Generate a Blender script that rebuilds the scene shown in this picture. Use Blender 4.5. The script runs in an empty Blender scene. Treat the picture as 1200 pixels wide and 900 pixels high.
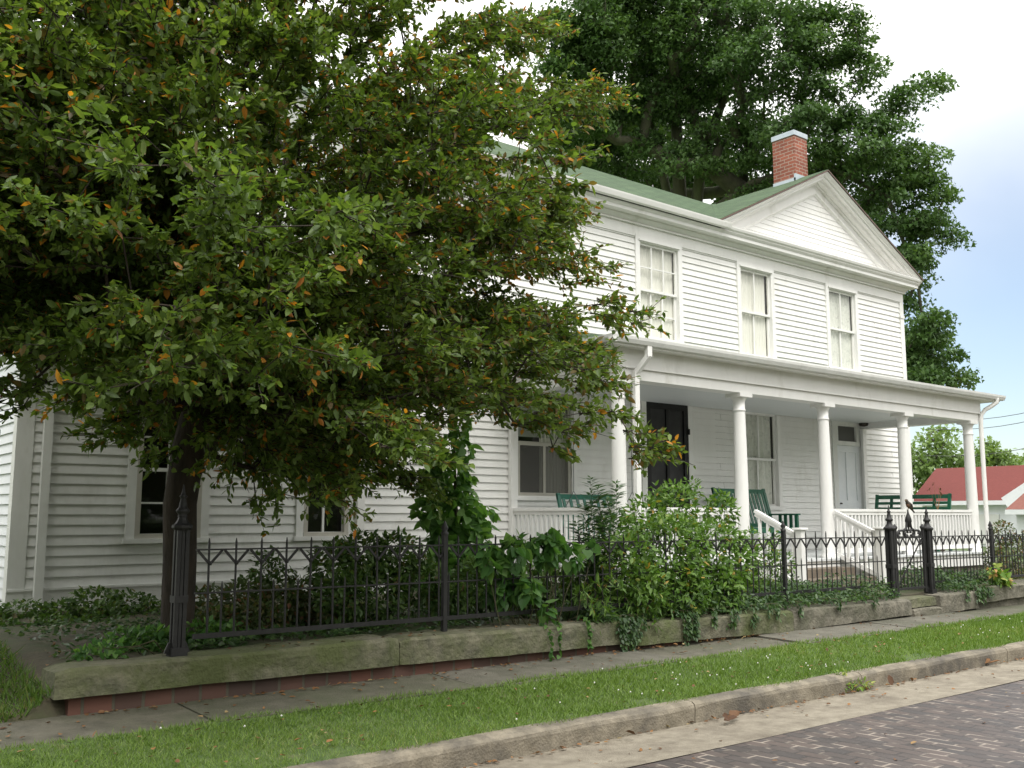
import bpy, math, random
import numpy as np
from mathutils import Vector

random.seed(7)
RNG = np.random.default_rng(11)
SC = bpy.context.scene
COL = SC.collection
R = math.radians

# ------------------------------------------------------------------ camera
EYE = 1.60
FPX = 1155.0                      # focal length in pixels of a 1200 px wide picture
PITCH = math.atan(155.0 / FPX)
FH = FPX / math.cos(PITCH)
TH = math.atan(1458.0 / FH)       # the street runs along +X, the view looks this far left of it
fwh = np.array([math.cos(TH), math.sin(TH), 0.0])
rgt = np.array([math.sin(TH), -math.cos(TH), 0.0])
fwd = fwh * math.cos(PITCH) + np.array([0, 0, math.sin(PITCH)])
upv = np.cross(rgt, fwd)
cam = bpy.data.cameras.new('camera')
cam_o = bpy.data.objects.new('camera', cam)
COL.objects.link(cam_o)
cam.sensor_width = 36.0
cam.lens = 36.0 * FPX / 1200.0
cam.clip_start = 0.1
cam.clip_end = 2000
cam_o.location = (0, 0, EYE)
cam_o.rotation_euler = (math.pi / 2 + PITCH, 0, TH - math.pi / 2)
SC.camera = cam_o


def ray(u, v):
    return fwd + rgt * ((u - 600) / FPX) + upv * ((450 - v) / FPX)


def at(u, v, depth):
    """world point seen at (u, v) of the 1200x900 survey, at a distance along the view"""
    return ray(u, v) * depth + np.array([0, 0, EYE])


def aty(u, v, y):
    d = ray(u, v)
    return d * (y / d[1]) + np.array([0, 0, EYE])


def atx(u, v, x):
    d = ray(u, v)
    return d * (x / d[0]) + np.array([0, 0, EYE])


# ------------------------------------------------------------------ sky, sun
SUN_EL = R(56)
SUN_AZ = R(-118)                  # direction towards the sun in the XY plane
sun_dir = Vector((math.cos(SUN_EL) * math.cos(SUN_AZ), math.cos(SUN_EL) * math.sin(SUN_AZ), math.sin(SUN_EL)))
W = bpy.data.worlds.new('World')
SC.world = W
W.use_nodes = True
nt = W.node_tree
nt.nodes.clear()
N = nt.nodes.new
L = nt.links.new
w_out = N('ShaderNodeOutputWorld')
sky = N('ShaderNodeTexSky')
sky.sky_type = 'NISHITA'
sky.sun_disc = False
sky.sun_elevation = SUN_EL
sky.sun_rotation = math.pi / 2 - SUN_AZ
bg_sky = N('ShaderNodeBackground')
bg_sky.inputs['Strength'].default_value = 0.108
L(sky.outputs[0], bg_sky.inputs['Color'])
bg_cl = N('ShaderNodeBackground')
bg_cl.inputs['Color'].default_value = (1.0, 0.99, 0.965, 1)
bg_cl.inputs['Strength'].default_value = 1.0
tc = N('ShaderNodeTexCoord')
dp = N('ShaderNodeVectorMath'); dp.operation = 'DOT_PRODUCT'
gap_dir = Vector(ray(1290, 560)).normalized()
dp.inputs[1].default_value = gap_dir
L(tc.outputs['Generated'], dp.inputs[0])
nz = N('ShaderNodeTexNoise')
nz.inputs['Scale'].default_value = 3.0
nz.inputs['Detail'].default_value = 5
L(tc.outputs['Generated'], nz.inputs['Vector'])
ad = N('ShaderNodeMath'); ad.operation = 'MULTIPLY_ADD'
L(nz.outputs['Fac'], ad.inputs[0])
ad.inputs[1].default_value = 0.05
L(dp.outputs['Value'], ad.inputs[2])
mr = N('ShaderNodeMapRange')
mr.interpolation_type = 'SMOOTHSTEP'
mr.inputs['From Min'].default_value = 0.915
mr.inputs['From Max'].default_value = 1.015
mr.inputs['To Min'].default_value = 1.0
mr.inputs['To Max'].default_value = 0.10
L(ad.outputs[0], mr.inputs['Value'])
# an overcast sky is brightest overhead and dimmer towards the horizon
sep = N('ShaderNodeSeparateXYZ')
L(tc.outputs['Generated'], sep.inputs[0])
ov = N('ShaderNodeMapRange')
ov.inputs['From Min'].default_value = 0.0
ov.inputs['From Max'].default_value = 1.0
ov.inputs['To Min'].default_value = 0.70
ov.inputs['To Max'].default_value = 1.75
L(sep.outputs['Z'], ov.inputs['Value'])
L(ov.outputs[0], bg_cl.inputs['Strength'])
mx = N('ShaderNodeMixShader')
L(mr.outputs[0], mx.inputs[0])
L(bg_sky.outputs[0], mx.inputs[1])
L(bg_cl.outputs[0], mx.inputs[2])
L(mx.outputs[0], w_out.inputs['Surface'])

sl = bpy.data.lights.new('sun', 'SUN')
sl.energy = 1.5
sl.angle = R(24)
sl.color = (1.0, 0.97, 0.92)
so = bpy.data.objects.new('sun', sl)
COL.objects.link(so)
so.location = (0, -10, 30)
so.rotation_euler = sun_dir.to_track_quat('Z', 'Y').to_euler()

SC.view_settings.view_transform = 'Standard'
SC.view_settings.look = 'None'
SC.view_settings.exposure = 0.72
SC.view_settings.gamma = 1.0
SC.view_settings.use_curve_mapping = False
SC.cycles.max_bounces = 8
SC.cycles.transparent_max_bounces = 12


# ------------------------------------------------------------------ materials
def new_mat(name):
    m = bpy.data.materials.new(name)
    m.use_nodes = True
    t = m.node_tree
    return m, t, t.nodes['Principled BSDF']


def noise_mat(name, c1, c2, scale=6.0, rough=0.6, bump=0.0, bscale=60.0, c3=None, s3=1.2, lo3=0.52, hi3=0.68, metal=0.0, spec=0.5, stretch=None):
    """two tones broken up by noise, an optional third tone in larger stains, an optional bump"""
    m, t, p = new_mat(name)
    n, l = t.nodes.new, t.links.new
    co = n('ShaderNodeTexCoord')
    src = co.outputs['Object']
    if stretch:
        mp = n('ShaderNodeMapping')
        mp.inputs['Scale'].default_value = stretch
        l(src, mp.inputs['Vector'])
        src = mp.outputs[0]
    a = n('ShaderNodeTexNoise')
    a.inputs['Scale'].default_value = scale
    a.inputs['Detail'].default_value = 8
    a.inputs['Roughness'].default_value = 0.65
    l(src, a.inputs['Vector'])
    r = n('ShaderNodeValToRGB')
    r.color_ramp.elements[0].position = 0.32
    r.color_ramp.elements[1].position = 0.68
    r.color_ramp.elements[0].color = (*c1, 1)
    r.color_ramp.elements[1].color = (*c2, 1)
    l(a.outputs['Fac'], r.inputs[0])
    out = r.outputs[0]
    if c3:
        b = n('ShaderNodeTexNoise')
        b.inputs['Scale'].default_value = s3
        b.inputs['Detail'].default_value = 6
        b.inputs['Roughness'].default_value = 0.7
        l(src, b.inputs['Vector'])
        mrr = n('ShaderNodeMapRange')
        mrr.inputs['From Min'].default_value = lo3
        mrr.inputs['From Max'].default_value = hi3
        l(b.outputs['Fac'], mrr.inputs['Value'])
        mix = n('ShaderNodeMix'); mix.data_type = 'RGBA'
        l(mrr.outputs[0], mix.inputs['Factor'])
        l(out, mix.inputs[6])
        mix.inputs[7].default_value = (*c3, 1)
        out = mix.outputs[2]
    l(out, p.inputs['Base Color'])
    p.inputs['Roughness'].default_value = rough
    p.inputs['Metallic'].default_value = metal
    p.inputs['Specular IOR Level'].default_value = spec
    if bump:
        c = n('ShaderNodeTexNoise')
        c.inputs['Scale'].default_value = bscale
        c.inputs['Detail'].default_value = 6
        l(src, c.inputs['Vector'])
        bp = n('ShaderNodeBump')
        bp.inputs['Strength'].default_value = bump
        bp.inputs['Distance'].default_value = 0.02
        l(c.outputs['Fac'], bp.inputs['Height'])
        l(bp.outputs[0], p.inputs['Normal'])
    return m


def leaf_mat(name, stops, rough=0.45, trans=0.3, spec=0.35):
    """leaf colour picked per leaf from a ramp, part of the light shining through"""
    m, t, p = new_mat(name)
    n, l = t.nodes.new, t.links.new
    a = n('ShaderNodeAttribute')
    a.attribute_name = 'tint'
    r = n('ShaderNodeValToRGB')
    cr = r.color_ramp
    cr.interpolation = 'LINEAR'
    while len(cr.elements) < len(stops):
        cr.elements.new(0.5)
    for e, (pos, c) in zip(cr.elements, stops):
        e.position = pos
        e.color = (*c, 1)
    l(a.outputs['Fac'], r.inputs[0])
    l(r.outputs[0], p.inputs['Base Color'])
    p.inputs['Roughness'].default_value = rough
    p.inputs['Specular IOR Level'].default_value = spec
    tr = n('ShaderNodeBsdfTranslucent')
    br = n('ShaderNodeMix'); br.data_type = 'RGBA'; br.blend_type = 'MULTIPLY'
    br.inputs['Factor'].default_value = 1.0
    br.inputs[7].default_value = (1.5, 1.6, 0.7, 1)
    l(r.outputs[0], br.inputs[6])
    l(br.outputs[2], tr.inputs['Color'])
    mixs = n('ShaderNodeMixShader')
    mixs.inputs[0].default_value = trans
    l(p.outputs[0], mixs.inputs[1])
    l(tr.outputs[0], mixs.inputs[2])
    l(mixs.outputs[0], t.nodes['Material Output'].inputs['Surface'])
    return m


def brick_mat(name, c1, c2, mortar, bw, bh, ms=0.008, rot=(0, 0, 0), offset=0.5, rough=0.8, var=None, patchy=0.0, bump=0.6, dark=None):
    m, t, p = new_mat(name)
    n, l = t.nodes.new, t.links.new
    co = n('ShaderNodeTexCoord')
    mp = n('ShaderNodeMapping')
    mp.inputs['Rotation'].default_value = rot
    l(co.outputs['Object'], mp.inputs['Vector'])
    b = n('ShaderNodeTexBrick')
    b.offset = offset
    b.inputs['Scale'].default_value = 1.0
    b.inputs['Brick Width'].default_value = bw
    b.inputs['Row Height'].default_value = bh
    b.inputs['Mortar Size'].default_value = ms
    b.inputs['Mortar Smooth'].default_value = 0.25
    b.inputs['Bias'].default_value = 0.0
    b.inputs['Color1'].default_value = (*c1, 1)
    b.inputs['Color2'].default_value = (*c2, 1)
    b.inputs['Mortar'].default_value = (*mortar, 1)
    # joints wobble a little
    wn = n('ShaderNodeTexNoise'); wn.inputs['Scale'].default_value = 3.0
    l(mp.outputs[0], wn.inputs['Vector'])
    va = n('ShaderNodeVectorMath'); va.operation = 'MULTIPLY_ADD'
    va.inputs[1].default_value = (0.02, 0.02, 0.02)
    l(wn.outputs['Color'], va.inputs[0])
    l(mp.outputs[0], va.inputs[2])
    l(va.outputs[0], b.inputs['Vector'])
    out = b.outputs['Color']
    if patchy:
        pn = n('ShaderNodeTexNoise'); pn.inputs['Scale'].default_value = patchy
        pn.inputs['Detail'].default_value = 4
        l(co.outputs['Object'], pn.inputs['Vector'])
        pr = n('ShaderNodeMapRange')
        pr.inputs['From Min'].default_value = 0.50
        pr.inputs['From Max'].default_value = 0.60
        l(pn.outputs['Fac'], pr.inputs['Value'])
        b2 = n('ShaderNodeTexBrick')
        for i in ('Scale', 'Brick Width', 'Row Height', 'Mortar Size', 'Mortar Smooth', 'Bias', 'Color1', 'Color2'):
            b2.inputs[i].default_value = b.inputs[i].default_value
        b2.offset = offset
        b2.inputs['Mortar'].default_value = (*dark, 1)
        l(va.outputs[0], b2.inputs['Vector'])
        mix = n('ShaderNodeMix'); mix.data_type = 'RGBA'
        l(pr.outputs[0], mix.inputs['Factor'])
        l(b2.outputs['Color'], mix.inputs[6])
        l(out, mix.inputs[7])
        out = mix.outputs[2]
    vn = n('ShaderNodeTexNoise'); vn.inputs['Scale'].default_value = 2.2
    vn.inputs['Detail'].default_value = 7
    l(co.outputs['Object'], vn.inputs['Vector'])
    vr = n('ShaderNodeMapRange')
    vr.inputs['To Min'].default_value = 0.6
    vr.inputs['To Max'].default_value = 1.4
    l(vn.outputs['Fac'], vr.inputs['Value'])
    mm = n('ShaderNodeMix'); mm.data_type = 'RGBA'; mm.blend_type = 'MULTIPLY'
    mm.inputs['Factor'].default_value = 1.0
    l(out, mm.inputs[6]); l(vr.outputs[0], mm.inputs[7])
    l(mm.outputs[2], p.inputs['Base Color'])
    p.inputs['Roughness'].default_value = rough
    bp = n('ShaderNodeBump')
    bp.inputs['Strength'].default_value = bump
    bp.inputs['Distance'].default_value = 0.01
    bp.invert = True
    l(b.outputs['Fac'], bp.inputs['Height'])
    l(bp.outputs[0], p.inputs['Normal'])
    return m


def glass_mat(name, tint=(0.95, 0.95, 0.925)):
    m, t, p = new_mat(name)
    n, l = t.nodes.new, t.links.new
    tr = n('ShaderNodeBsdfTransparent'); tr.inputs['Color'].default_value = (*tint, 1)
    gl = n('ShaderNodeBsdfGlossy'); gl.inputs['Roughness'].default_value = 0.03
    lw_ = n('ShaderNodeLayerWeight'); lw_.inputs['Blend'].default_value = 0.5
    pw_ = n('ShaderNodeMath'); pw_.operation = 'POWER'; pw_.inputs[1].default_value = 4.5
    l(lw_.outputs['Facing'], pw_.inputs[0])
    fr = n('ShaderNodeMath'); fr.operation = 'MULTIPLY_ADD'; fr.inputs[1].default_value = 0.9; fr.inputs[2].default_value = 0.05
    l(pw_.outputs[0], fr.inputs[0])
    ms = n('ShaderNodeMixShader')
    l(fr.outputs[0], ms.inputs[0]); l(tr.outputs[0], ms.inputs[1]); l(gl.outputs[0], ms.inputs[2])
    l(ms.outputs[0], t.nodes['Material Output'].inputs['Surface'])
    return m


M = {}
M['white'] = noise_mat('white_paint', (0.78, 0.775, 0.75), (0.84, 0.835, 0.81), 3.0, 0.45, 0.05, 40, (0.63, 0.62, 0.57), 1.7, 0.55, 0.76, stretch=(1, 1, 0.4))
M['white_old'] = noise_mat('weathered_white_paint', (0.66, 0.665, 0.64), (0.76, 0.765, 0.74), 4.0, 0.55, 0.08, 40, (0.56, 0.56, 0.52), 1.9, 0.54, 0.76, stretch=(1, 1, 0.5))
M['ceiling'] = noise_mat('porch_ceiling_paint', (0.62, 0.64, 0.64), (0.68, 0.70, 0.70), 2.0, 0.5, stretch=(1, 14, 1))
M['screen'] = noise_mat('grey_insect_screen', (0.075, 0.075, 0.07), (0.10, 0.10, 0.095), 90, 0.6)
M['tan_frame'] = noise_mat('grey_tan_window_paint', (0.42, 0.40, 0.35), (0.50, 0.48, 0.42), 5, 0.5)
M['door_black'] = noise_mat('black_screen_door_paint', (0.008, 0.008, 0.009), (0.013, 0.013, 0.014), 6, 0.45, spec=0.3)
M['door_screen'] = noise_mat('dark_door_mesh', (0.018, 0.018, 0.019), (0.045, 0.045, 0.046), 2.5, 0.5, spec=0.3)
M['curtain'] = noise_mat('cream_curtain', (0.79, 0.785, 0.735), (0.85, 0.845, 0.795), 5, 0.9, stretch=(9, 1, 0.4))
M['lace'] = noise_mat('grey_lace_curtain', (0.68, 0.70, 0.66), (0.82, 0.83, 0.79), 14, 0.9, c3=(0.45, 0.47, 0.45), s3=9, lo3=0.55, hi3=0.7)
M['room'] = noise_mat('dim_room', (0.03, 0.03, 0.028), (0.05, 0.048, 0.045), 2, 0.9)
M['glass'] = glass_mat('window_glass')
def mesh_mat(name, col, cover):
    m, t, p = new_mat(name)
    tr = t.nodes.new('ShaderNodeBsdfTransparent')
    ms = t.nodes.new('ShaderNodeMixShader')
    ms.inputs[0].default_value = cover
    p.inputs['Base Color'].default_value = (*col, 1)
    p.inputs['Roughness'].default_value = 0.7
    t.links.new(tr.outputs[0], ms.inputs[1]); t.links.new(p.outputs[0], ms.inputs[2])
    t.links.new(ms.outputs[0], t.nodes['Material Output'].inputs['Surface'])
    return m


M['mesh'] = mesh_mat('grey_window_mesh', (0.13, 0.125, 0.115), 0.6)
M['painted_reflection'] = noise_mat('grey_green_reflection', (0.30, 0.32, 0.29), (0.36, 0.38, 0.35), 3, 0.8)
M['shingle'] = brick_mat('green_roof_shingles', (0.040, 0.078, 0.034), (0.066, 0.110, 0.050), (0.018, 0.036, 0.016), 0.33, 0.14, 0.014, rough=0.9, bump=0.3)
M['roof_edge'] = noise_mat('brown_drip_edge', (0.10, 0.06, 0.05), (0.16, 0.10, 0.08), 8, 0.6)
M['chimney'] = brick_mat('red_chimney_bricks', (0.30, 0.092, 0.055), (0.20, 0.062, 0.040), (0.33, 0.24, 0.19), 0.21, 0.075, 0.010, rot=(math.pi / 2, 0, 0), rough=0.85)
M['chimney_side'] = brick_mat('red_chimney_bricks_flank', (0.30, 0.092, 0.055), (0.20, 0.062, 0.040), (0.33, 0.24, 0.19), 0.21, 0.075, 0.010, rot=(math.pi / 2, math.pi / 2, 0), rough=0.85)
M['lead'] = noise_mat('grey_sheet_metal', (0.36, 0.42, 0.46), (0.46, 0.52, 0.56), 6, 0.4, metal=0.3)
M['iron'] = noise_mat('grey_black_cast_iron', (0.013, 0.013, 0.014), (0.028, 0.027, 0.027), 12, 0.55, 0.1, 80, (0.05, 0.042, 0.036), 7, 0.62, 0.75, metal=0.2)
M['green_paint'] = noise_mat('dark_green_bench_paint', (0.014, 0.10, 0.055), (0.02, 0.13, 0.075), 7, 0.35)
M['teal_paint'] = noise_mat('blue_green_swing_paint', (0.016, 0.125, 0.085), (0.025, 0.16, 0.11), 7, 0.35)
M['chain'] = noise_mat('dull_chain', (0.10, 0.10, 0.10), (0.2, 0.2, 0.2), 9, 0.5, metal=0.6)
M['stone'] = noise_mat('mossy_sandstone', (0.075, 0.075, 0.052), (0.215, 0.20, 0.14), 7.0, 0.95, 0.9, 30, (0.080, 0.094, 0.034), 1.6, 0.38, 0.60)
M['stone_grey'] = noise_mat('weathered_grey_sandstone', (0.08, 0.076, 0.058), (0.23, 0.21, 0.165), 7, 0.95, 0.9, 30, (0.085, 0.085, 0.055), 1.4, 0.45, 0.66)
M['base_brick'] = brick_mat('worn_red_base_bricks', (0.14, 0.062, 0.043), (0.062, 0.042, 0.034), (0.085, 0.078, 0.055), 0.2, 0.135, 0.012, rot=(math.pi / 2, 0, 0), rough=0.9)
M['sidewalk'] = noise_mat('damp_old_concrete', (0.072, 0.068, 0.049), (0.14, 0.13, 0.098), 6, 0.85, 0.5, 70, (0.07, 0.078, 0.042), 0.9, 0.42, 0.66)
M['sidewalk_pale'] = noise_mat('dry_old_concrete', (0.09, 0.085, 0.066), (0.155, 0.145, 0.115), 6, 0.85, 0.5, 70, (0.065, 0.067, 0.043), 0.9, 0.48, 0.7)
M['kerb'] = noise_mat('kerb_concrete', (0.15, 0.13, 0.095), (0.285, 0.25, 0.19), 7, 0.9, 0.5, 60, (0.095, 0.085, 0.07), 1.4, 0.44, 0.62)
M['gutter'] = noise_mat('pale_gutter_concrete', (0.19, 0.165, 0.125), (0.285, 0.255, 0.20), 9, 0.9, 0.4, 90, (0.12, 0.10, 0.075), 1.8, 0.46, 0.72)
M['street'] = brick_mat('street_paving_bricks', (0.092, 0.070, 0.062), (0.056, 0.049, 0.048), (0.26, 0.22, 0.185), 0.23, 0.112, 0.011, rot=(0, 0, math.pi / 2), rough=0.55, patchy=5.0, dark=(0.045, 0.038, 0.036))
M['soil'] = noise_mat('leafy_dark_soil', (0.045, 0.042, 0.025), (0.09, 0.075, 0.045), 5, 0.95, 0.5, 30, (0.045, 0.065, 0.02), 1.0, 0.45, 0.6)
M['turf'] = noise_mat('turf_base', (0.045, 0.085, 0.018), (0.085, 0.12, 0.035), 6, 0.95, 0.3, 60, (0.13, 0.115, 0.06), 2.0, 0.58, 0.72)
M['far_ground'] = noise_mat('lawn_far', (0.06, 0.10, 0.03), (0.09, 0.13, 0.04), 0.6, 0.95)
M['step_stone'] = noise_mat('brown_step_stone', (0.13, 0.105, 0.08), (0.19, 0.155, 0.115), 5, 0.9, 0.3, 40)
M['bark'] = noise_mat('dark_crabapple_bark', (0.020, 0.016, 0.012), (0.055, 0.042, 0.030), 9, 0.95, 0.9, 26, (0.07, 0.075, 0.045), 4, 0.6, 0.7, stretch=(1, 1, 0.35))
M['bark_far'] = noise_mat('mossy_maple_bark', (0.045, 0.048, 0.028), (0.09, 0.09, 0.055), 5, 0.95, 0.5, 16, (0.09, 0.11, 0.05), 2, 0.5, 0.65, stretch=(1, 1, 0.3))
M['stem'] = noise_mat('green_brown_stems', (0.05, 0.055, 0.022), (0.09, 0.075, 0.04), 8, 0.9)
M['red_roof'] = noise_mat('red_shingles', (0.125, 0.024, 0.019), (0.165, 0.034, 0.027), 9, 0.9, 0.2, 30, stretch=(1, 1, 4))
M['brown_roof'] = noise_mat('brown_red_shingles', (0.17, 0.065, 0.05), (0.22, 0.085, 0.065), 9, 0.9)
M['grey_white'] = noise_mat('cool_paint_and_skylight', (0.70, 0.73, 0.76), (0.78, 0.80, 0.82), 4, 0.5)
M['dead_leaf'] = noise_mat('dry_brown_leaf', (0.22, 0.10, 0.045), (0.38, 0.20, 0.09), 20, 0.8)
M['bird'] = noise_mat('brown_feathers', (0.055, 0.045, 0.04), (0.10, 0.075, 0.06), 30, 0.8)
M['bird_breast'] = noise_mat('rusty_breast_feathers', (0.13, 0.065, 0.04), (0.17, 0.085, 0.05), 30, 0.8)
M['beak'] = noise_mat('beak', (0.2, 0.14, 0.04), (0.3, 0.2, 0.06), 10, 0.4)
M['lamp_dark'] = noise_mat('dark_bronze', (0.03, 0.025, 0.02), (0.06, 0.05, 0.04), 10, 0.4, metal=0.5)
M['wire'] = noise_mat('black_wire', (0.03, 0.03, 0.035), (0.05, 0.05, 0.055), 3, 0.6)
M['crab_leaf'] = leaf_mat('crabapple_leaves', [(0.0, (0.055, 0.098, 0.020)), (0.40, (0.105, 0.165, 0.034)), (0.70, (0.185, 0.245, 0.056)), (0.74, (0.105, 0.085, 0.028)), (0.87, (0.19, 0.125, 0.042)), (0.92, (0.24, 0.085, 0.022)), (0.96, (0.46, 0.18, 0.025)), (1.0, (0.58, 0.28, 0.04))], trans=0.4)
M['maple_leaf'] = leaf_mat('silver_maple_leaves', [(0.0, (0.042, 0.088, 0.026)), (0.6, (0.080, 0.152, 0.042)), (1.0, (0.135, 0.22, 0.066))], trans=0.25)
M['far_leaf'] = leaf_mat('haze_lightened_leaves', [(0.0, (0.11, 0.17, 0.06)), (0.6, (0.17, 0.25, 0.085)), (1.0, (0.24, 0.33, 0.12))])  # colours lightened to carry the haze over distant trees
M['bush_leaf'] = leaf_mat('fresh_shrub_leaves', [(0.0, (0.06, 0.125, 0.022)), (0.6, (0.10, 0.19, 0.035)), (0.97, (0.17, 0.27, 0.06)), (0.99, (0.34, 0.22, 0.04)), (1.0, (0.40, 0.24, 0.05))])
M['vine_leaf'] = leaf_mat('vine_leaves', [(0.0, (0.045, 0.11, 0.03)), (0.6, (0.075, 0.175, 0.045)), (1.0, (0.16, 0.28, 0.08))], rough=0.45, trans=0.4)
M['bush_vine'] = leaf_mat('light_vine_leaves', [(0.0, (0.07, 0.16, 0.04)), (0.6, (0.12, 0.25, 0.06)), (1.0, (0.20, 0.34, 0.10))], trans=0.4)
M['dark_leaf'] = leaf_mat('dark_shrub_leaves', [(0.0, (0.04, 0.082, 0.02)), (0.6, (0.075, 0.14, 0.034)), (0.93, (0.12, 0.19, 0.05)), (1.0, (0.13, 0.09, 0.035))])
M['ivy_leaf'] = leaf_mat('ivy_leaves', [(0.0, (0.03, 0.066, 0.022)), (0.6, (0.052, 0.105, 0.034)), (1.0, (0.10, 0.16, 0.055))], rough=0.35)
M['spike_leaf'] = leaf_mat('narrow_dark_leaves', [(0.0, (0.032, 0.075, 0.03)), (1.0, (0.065, 0.13, 0.045))])
M['russet_leaf'] = leaf_mat('russet_shrub_leaves', [(0.0, (0.05, 0.08, 0.025)), (0.55, (0.08, 0.12, 0.035)), (0.8, (0.14, 0.12, 0.05)), (1.0, (0.20, 0.09, 0.05))])
M['weed_leaf'] = leaf_mat('yellow_green_leaves', [(0.0, (0.09, 0.19, 0.03)), (0.6, (0.18, 0.29, 0.05)), (0.85, (0.36, 0.36, 0.10)), (1.0, (0.42, 0.20, 0.08))])
M['grass'] = leaf_mat('grass_blades', [(0.0, (0.085, 0.155, 0.026)), (0.55, (0.140, 0.225, 0.040)), (0.88, (0.195, 0.275, 0.066)), (1.0, (0.34, 0.31, 0.15))], rough=0.5)
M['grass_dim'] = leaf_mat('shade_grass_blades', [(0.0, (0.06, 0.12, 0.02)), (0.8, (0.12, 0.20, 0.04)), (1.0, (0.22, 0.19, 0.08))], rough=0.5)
M['clover'] = noise_mat('white_clover_flowers', (0.6, 0.6, 0.55), (0.75, 0.73, 0.70), 30, 0.8)
M['litter'] = leaf_mat('fallen_leaf_litter', [(0.0, (0.085, 0.042, 0.022)), (0.5, (0.17, 0.085, 0.038)), (0.85, (0.27, 0.135, 0.05)), (1.0, (0.30, 0.24, 0.12))], rough=0.7, trans=0.1)


# ------------------------------------------------------------------ object helpers
ORIGIN = {}


def tag(o, label=None, cat=None, group=None, kind=None):
    if label: o['label'] = label
    if cat: o['category'] = cat
    if group: o['group'] = group
    if kind: o['kind'] = kind
    return o


def thing(name, loc, label, cat, group=None):
    o = bpy.data.objects.new(name, None)
    COL.objects.link(o)
    o.empty_display_size = 0.2
    o.location = loc
    ORIGIN[o.name] = np.array(loc, float)
    return tag(o, label, cat, group)


def origin_of(o):
    return ORIGIN[o.name] if o is not None else np.zeros(3)


def link_mesh(name, me, mat, parent=None, loc=None):
    mats = mat if isinstance(mat, (list, tuple)) else [mat]
    for m in mats:
        me.materials.append(m)
    o = bpy.data.objects.new(name, me)
    COL.objects.link(o)
    if parent is not None:
        o.parent = parent
        ORIGIN[o.name] = origin_of(parent)
    else:
        ORIGIN[o.name] = np.array(loc if loc is not None else (0, 0, 0), float)
        if loc is not None:
            o.location = loc
    return o


def copy_tree(o, loc=None, parent=None):
    c = o.copy()
    COL.objects.link(c)
    if parent is not None:
        c.parent = parent
    if loc is not None:
        c.location = loc
    for ch in [k for k in bpy.data.objects if k.parent == o]:
        copy_tree(ch, None, c)
    return c


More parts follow.
